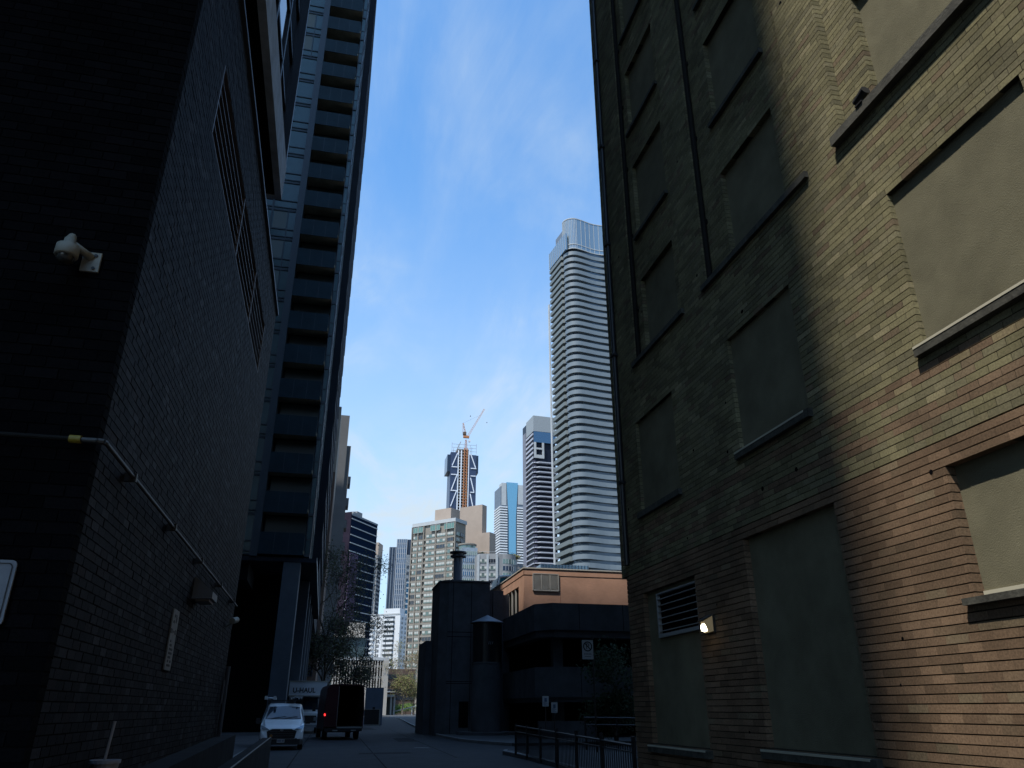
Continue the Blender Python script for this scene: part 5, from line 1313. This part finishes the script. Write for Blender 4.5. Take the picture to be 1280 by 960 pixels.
for k in range(nfl):
    z = 6 + k * fh; ph = k * .13
    fp = front_pts(ph)
    fb = wt.part('front_balcony', ribbon(fp, z - .02, z + .22, 1.7), M_gd)
    wt.part('guard', ribbon(fp, z + .221, z + fh * .56, .12), M_gd, parent=fb)
    # left side balconies: their end shifts in a slow wave over the height
    yend = 5.7 + 1.4 * (.5 + .5 * math.sin(ph * 1.6))
    lp_ = [(-.7, Dw), (-.7, yend + .5), (.3, yend)]
    sb_ = wt.part('side_balcony', ribbon(lp_, z - .02, z + .22, 2.2), M_gl)
    wt.part('guard', ribbon(lp_, z + .221, z + fh * .52, .12), M_gl, parent=sb_)
fp = front_pts(nfl * .13)
M_crown = mat('silver crown glass', (.22, .30, .36), .15, .5)
wt.part('crown_glass', ribbon([(p[0] + .3, p[1] + .3) for p in fp], zb0 + .3, ztop, .3), M_crown)
cm = MB()
for i, p in enumerate(fp): cm.tube((p[0] + .25, p[1] + .25, zb0 + .3), (p[0] + .25, p[1] + .25, ztop), .14, n=4)
wt.part('crown_mullion', cm, C_lt)
for zz in (zb0 + .2, zb0 + 2.6, ztop - .4): wt.part('crown_ring', ribbon([(p[0] + .1, p[1] + .1) for p in fp], zz, zz + .4, .5), C_lt)
wt.part('crown_core', MB().prism([(2, Dw - 3), (2, 6), (6, 3), (Wd - 2, 5), (Wd - 2, Dw - 3)], zb0 + 1.01, ztop - 2), C_bf)
wt.part('left_crown', MB().box(-.6, .4, 1.0, Dw, zl_ - 9.5, zl_), M_crown)
lm = MB()
for i in range(9): y = 1.0 + (Dw - 1) * i / 8; lm.tube((-.65, y, zl_ - 9.5), (-.65, y, zl_), .12, n=4)
wt.part('left_crown_mullion', lm, C_lt)
wt.part('side_strip', MB().box(-1.3, -.9, Dw + .01, Dw + 1.4, 0, zl_ - 30), C_lt)
# low glazed roof in front of the wavy tower, just over the penthouse
gp2 = Thing('glass_pavilion', 'low pale glazed roof pavilion seen over the orange penthouse edge', 'pavilion', (onY(710, 706, 110).x, 110, 0))
v0, v1 = onY(676, 705, 110), onY(735, 706, 110)
gp2.part('glazing', MB().box(v0.x, v1.x, 110, 116, 0, v0.z), mat('pale roof glass', (.30, .40, .44), .15, .3), world=True)
m = MB()
for i in range(16): x = v0.x + (v1.x - v0.x) * i / 15; m.box(x - .05, x + .05, 109.9, 109.99, v0.z - 3, v0.z)
gp2.part('mullions', m, C_lt, world=True)

# ================================================================== SKY, SUN, AIR
EL, AZ = R(60), math.atan2(-.79, -.613)
world = bpy.data.worlds.new('World'); scene.world = world; world.use_nodes = True
nt = world.node_tree; bg_ = nt.nodes['Background']; bg_.inputs['Strength'].default_value = SKY
st = nt.nodes.new('ShaderNodeTexSky'); st.sky_type = 'NISHITA'; st.sun_disc = False; st.sun_elevation = EL; st.sun_rotation = AZ
st.air_density = 1.0; st.dust_density = .3; st.ozone_density = 5.0
tc = nt.nodes.new('ShaderNodeTexCoord'); sp = nt.nodes.new('ShaderNodeSeparateXYZ'); nt.links.new(tc.outputs['Generated'], sp.inputs[0])
def math_(op, a, b=None):
    n = nt.nodes.new('ShaderNodeMath'); n.operation = op
    for i, v in enumerate((a, b)):
        if v is None: continue
        if isinstance(v, (int, float)): n.inputs[i].default_value = v
        else: nt.links.new(v, n.inputs[i])
    return n.outputs[0]
zz = math_('ADD', math_('MAXIMUM', sp.outputs['Z'], 0), .18)
cbn = nt.nodes.new('ShaderNodeCombineXYZ'); nt.links.new(math_('DIVIDE', sp.outputs['X'], zz), cbn.inputs['X']); nt.links.new(math_('DIVIDE', sp.outputs['Y'], zz), cbn.inputs['Y'])
def cloud(rot, sc, scale, det, dist, lo, hi, loc=(0, 0, 0)):
    mp = nt.nodes.new('ShaderNodeMapping'); mp.inputs['Rotation'].default_value = (0, 0, R(rot)); mp.inputs['Scale'].default_value = sc; mp.inputs['Location'].default_value = loc
    nt.links.new(cbn.outputs[0], mp.inputs['Vector'])
    n = nt.nodes.new('ShaderNodeTexNoise'); n.inputs['Scale'].default_value = scale; n.inputs['Detail'].default_value = det; n.inputs['Roughness'].default_value = .62; n.inputs['Distortion'].default_value = dist
    nt.links.new(mp.outputs['Vector'], n.inputs['Vector'])
    mr = nt.nodes.new('ShaderNodeMapRange'); mr.interpolation_type = 'SMOOTHSTEP'; mr.inputs['From Min'].default_value = lo; mr.inputs['From Max'].default_value = hi
    nt.links.new(n.outputs['Fac'], mr.inputs['Value']); return mr.outputs['Result']
c1 = cloud(-28, (2.6, .7, 1), 1.3, 9, .5, .38, .78, (.3, .2, 0))
c2 = cloud(-50, (2.2, .9, 1), 1.7, 9, .7, .36, .84, (1.7, .4, 0))
c3 = cloud(10, (1, 1, 1), .9, 5, .2, .36, .62, (.6, 3.1, 0))
cl = math_('ADD', math_('MULTIPLY', c1, .22), math_('MULTIPLY', math_('MULTIPLY', c2, c3), .8))
hz = nt.nodes.new('ShaderNodeMapRange'); hz.inputs['From Min'].default_value = .05; hz.inputs['From Max'].default_value = .72; hz.inputs['To Min'].default_value = .74; hz.inputs['To Max'].default_value = 0; hz.interpolation_type = 'SMOOTHSTEP'
nt.links.new(sp.outputs['Z'], hz.inputs['Value'])
cl = math_('MINIMUM', math_('ADD', cl, hz.outputs['Result']), 1.0)
mx = nt.nodes.new('ShaderNodeMix'); mx.data_type = 'RGBA'; nt.links.new(cl, mx.inputs['Factor']); tn = nt.nodes.new('ShaderNodeMix'); tn.data_type = 'RGBA'; tn.blend_type = 'MULTIPLY'; tn.inputs['Factor'].default_value = 1; tn.inputs[7].default_value = (.66, .98, 1.08, 1)
nt.links.new(st.outputs['Color'], tn.inputs[6]); nt.links.new(tn.outputs[2], mx.inputs[6]); mx.inputs[7].default_value = (*CLOUD, 1)
nt.links.new(mx.outputs[2], bg_.inputs['Color'])
sd = bpy.data.lights.new('sun', 'SUN'); sd.energy = SUN; sd.angle = R(.53); sd.color = (1, .95, .86)
so = bpy.data.objects.new('sun', sd); COL.objects.link(so); so.location = (-40, -40, 200)
d = Vector((math.sin(AZ) * math.cos(EL), math.cos(AZ) * math.cos(EL), math.sin(EL)))
so.rotation_euler = d.to_track_quat('Z', 'Y').to_euler()
if HAZE:
    hm = bpy.data.materials.new('thin city air'); hm.use_nodes = True; n_ = hm.node_tree; n_.nodes.remove(n_.nodes['Principled BSDF'])
    pvn = n_.nodes.new('ShaderNodeVolumePrincipled'); pvn.inputs['Color'].default_value = (.75, .86, 1, 1); pvn.inputs['Density'].default_value = HAZE; pvn.inputs['Anisotropy'].default_value = .3
    n_.links.new(pvn.outputs[0], n_.nodes['Material Output'].inputs['Volume'])
    hb = single('haze', MB().box(-2600, 2600, -320, 3600, -1.2, 330), hm, kind='stuff')
scene.view_settings.view_transform = 'Standard'; scene.view_settings.look = 'None'; scene.view_settings.exposure = EXPO; scene.view_settings.gamma = 1
scene.cycles.max_bounces = 6; scene.cycles.diffuse_bounces = 3; scene.cycles.glossy_bounces = 3; scene.cycles.transparent_max_bounces = 4
scene.cycles.use_denoising = True; scene.cycles.caustics_reflective = False; scene.cycles.caustics_refractive = False
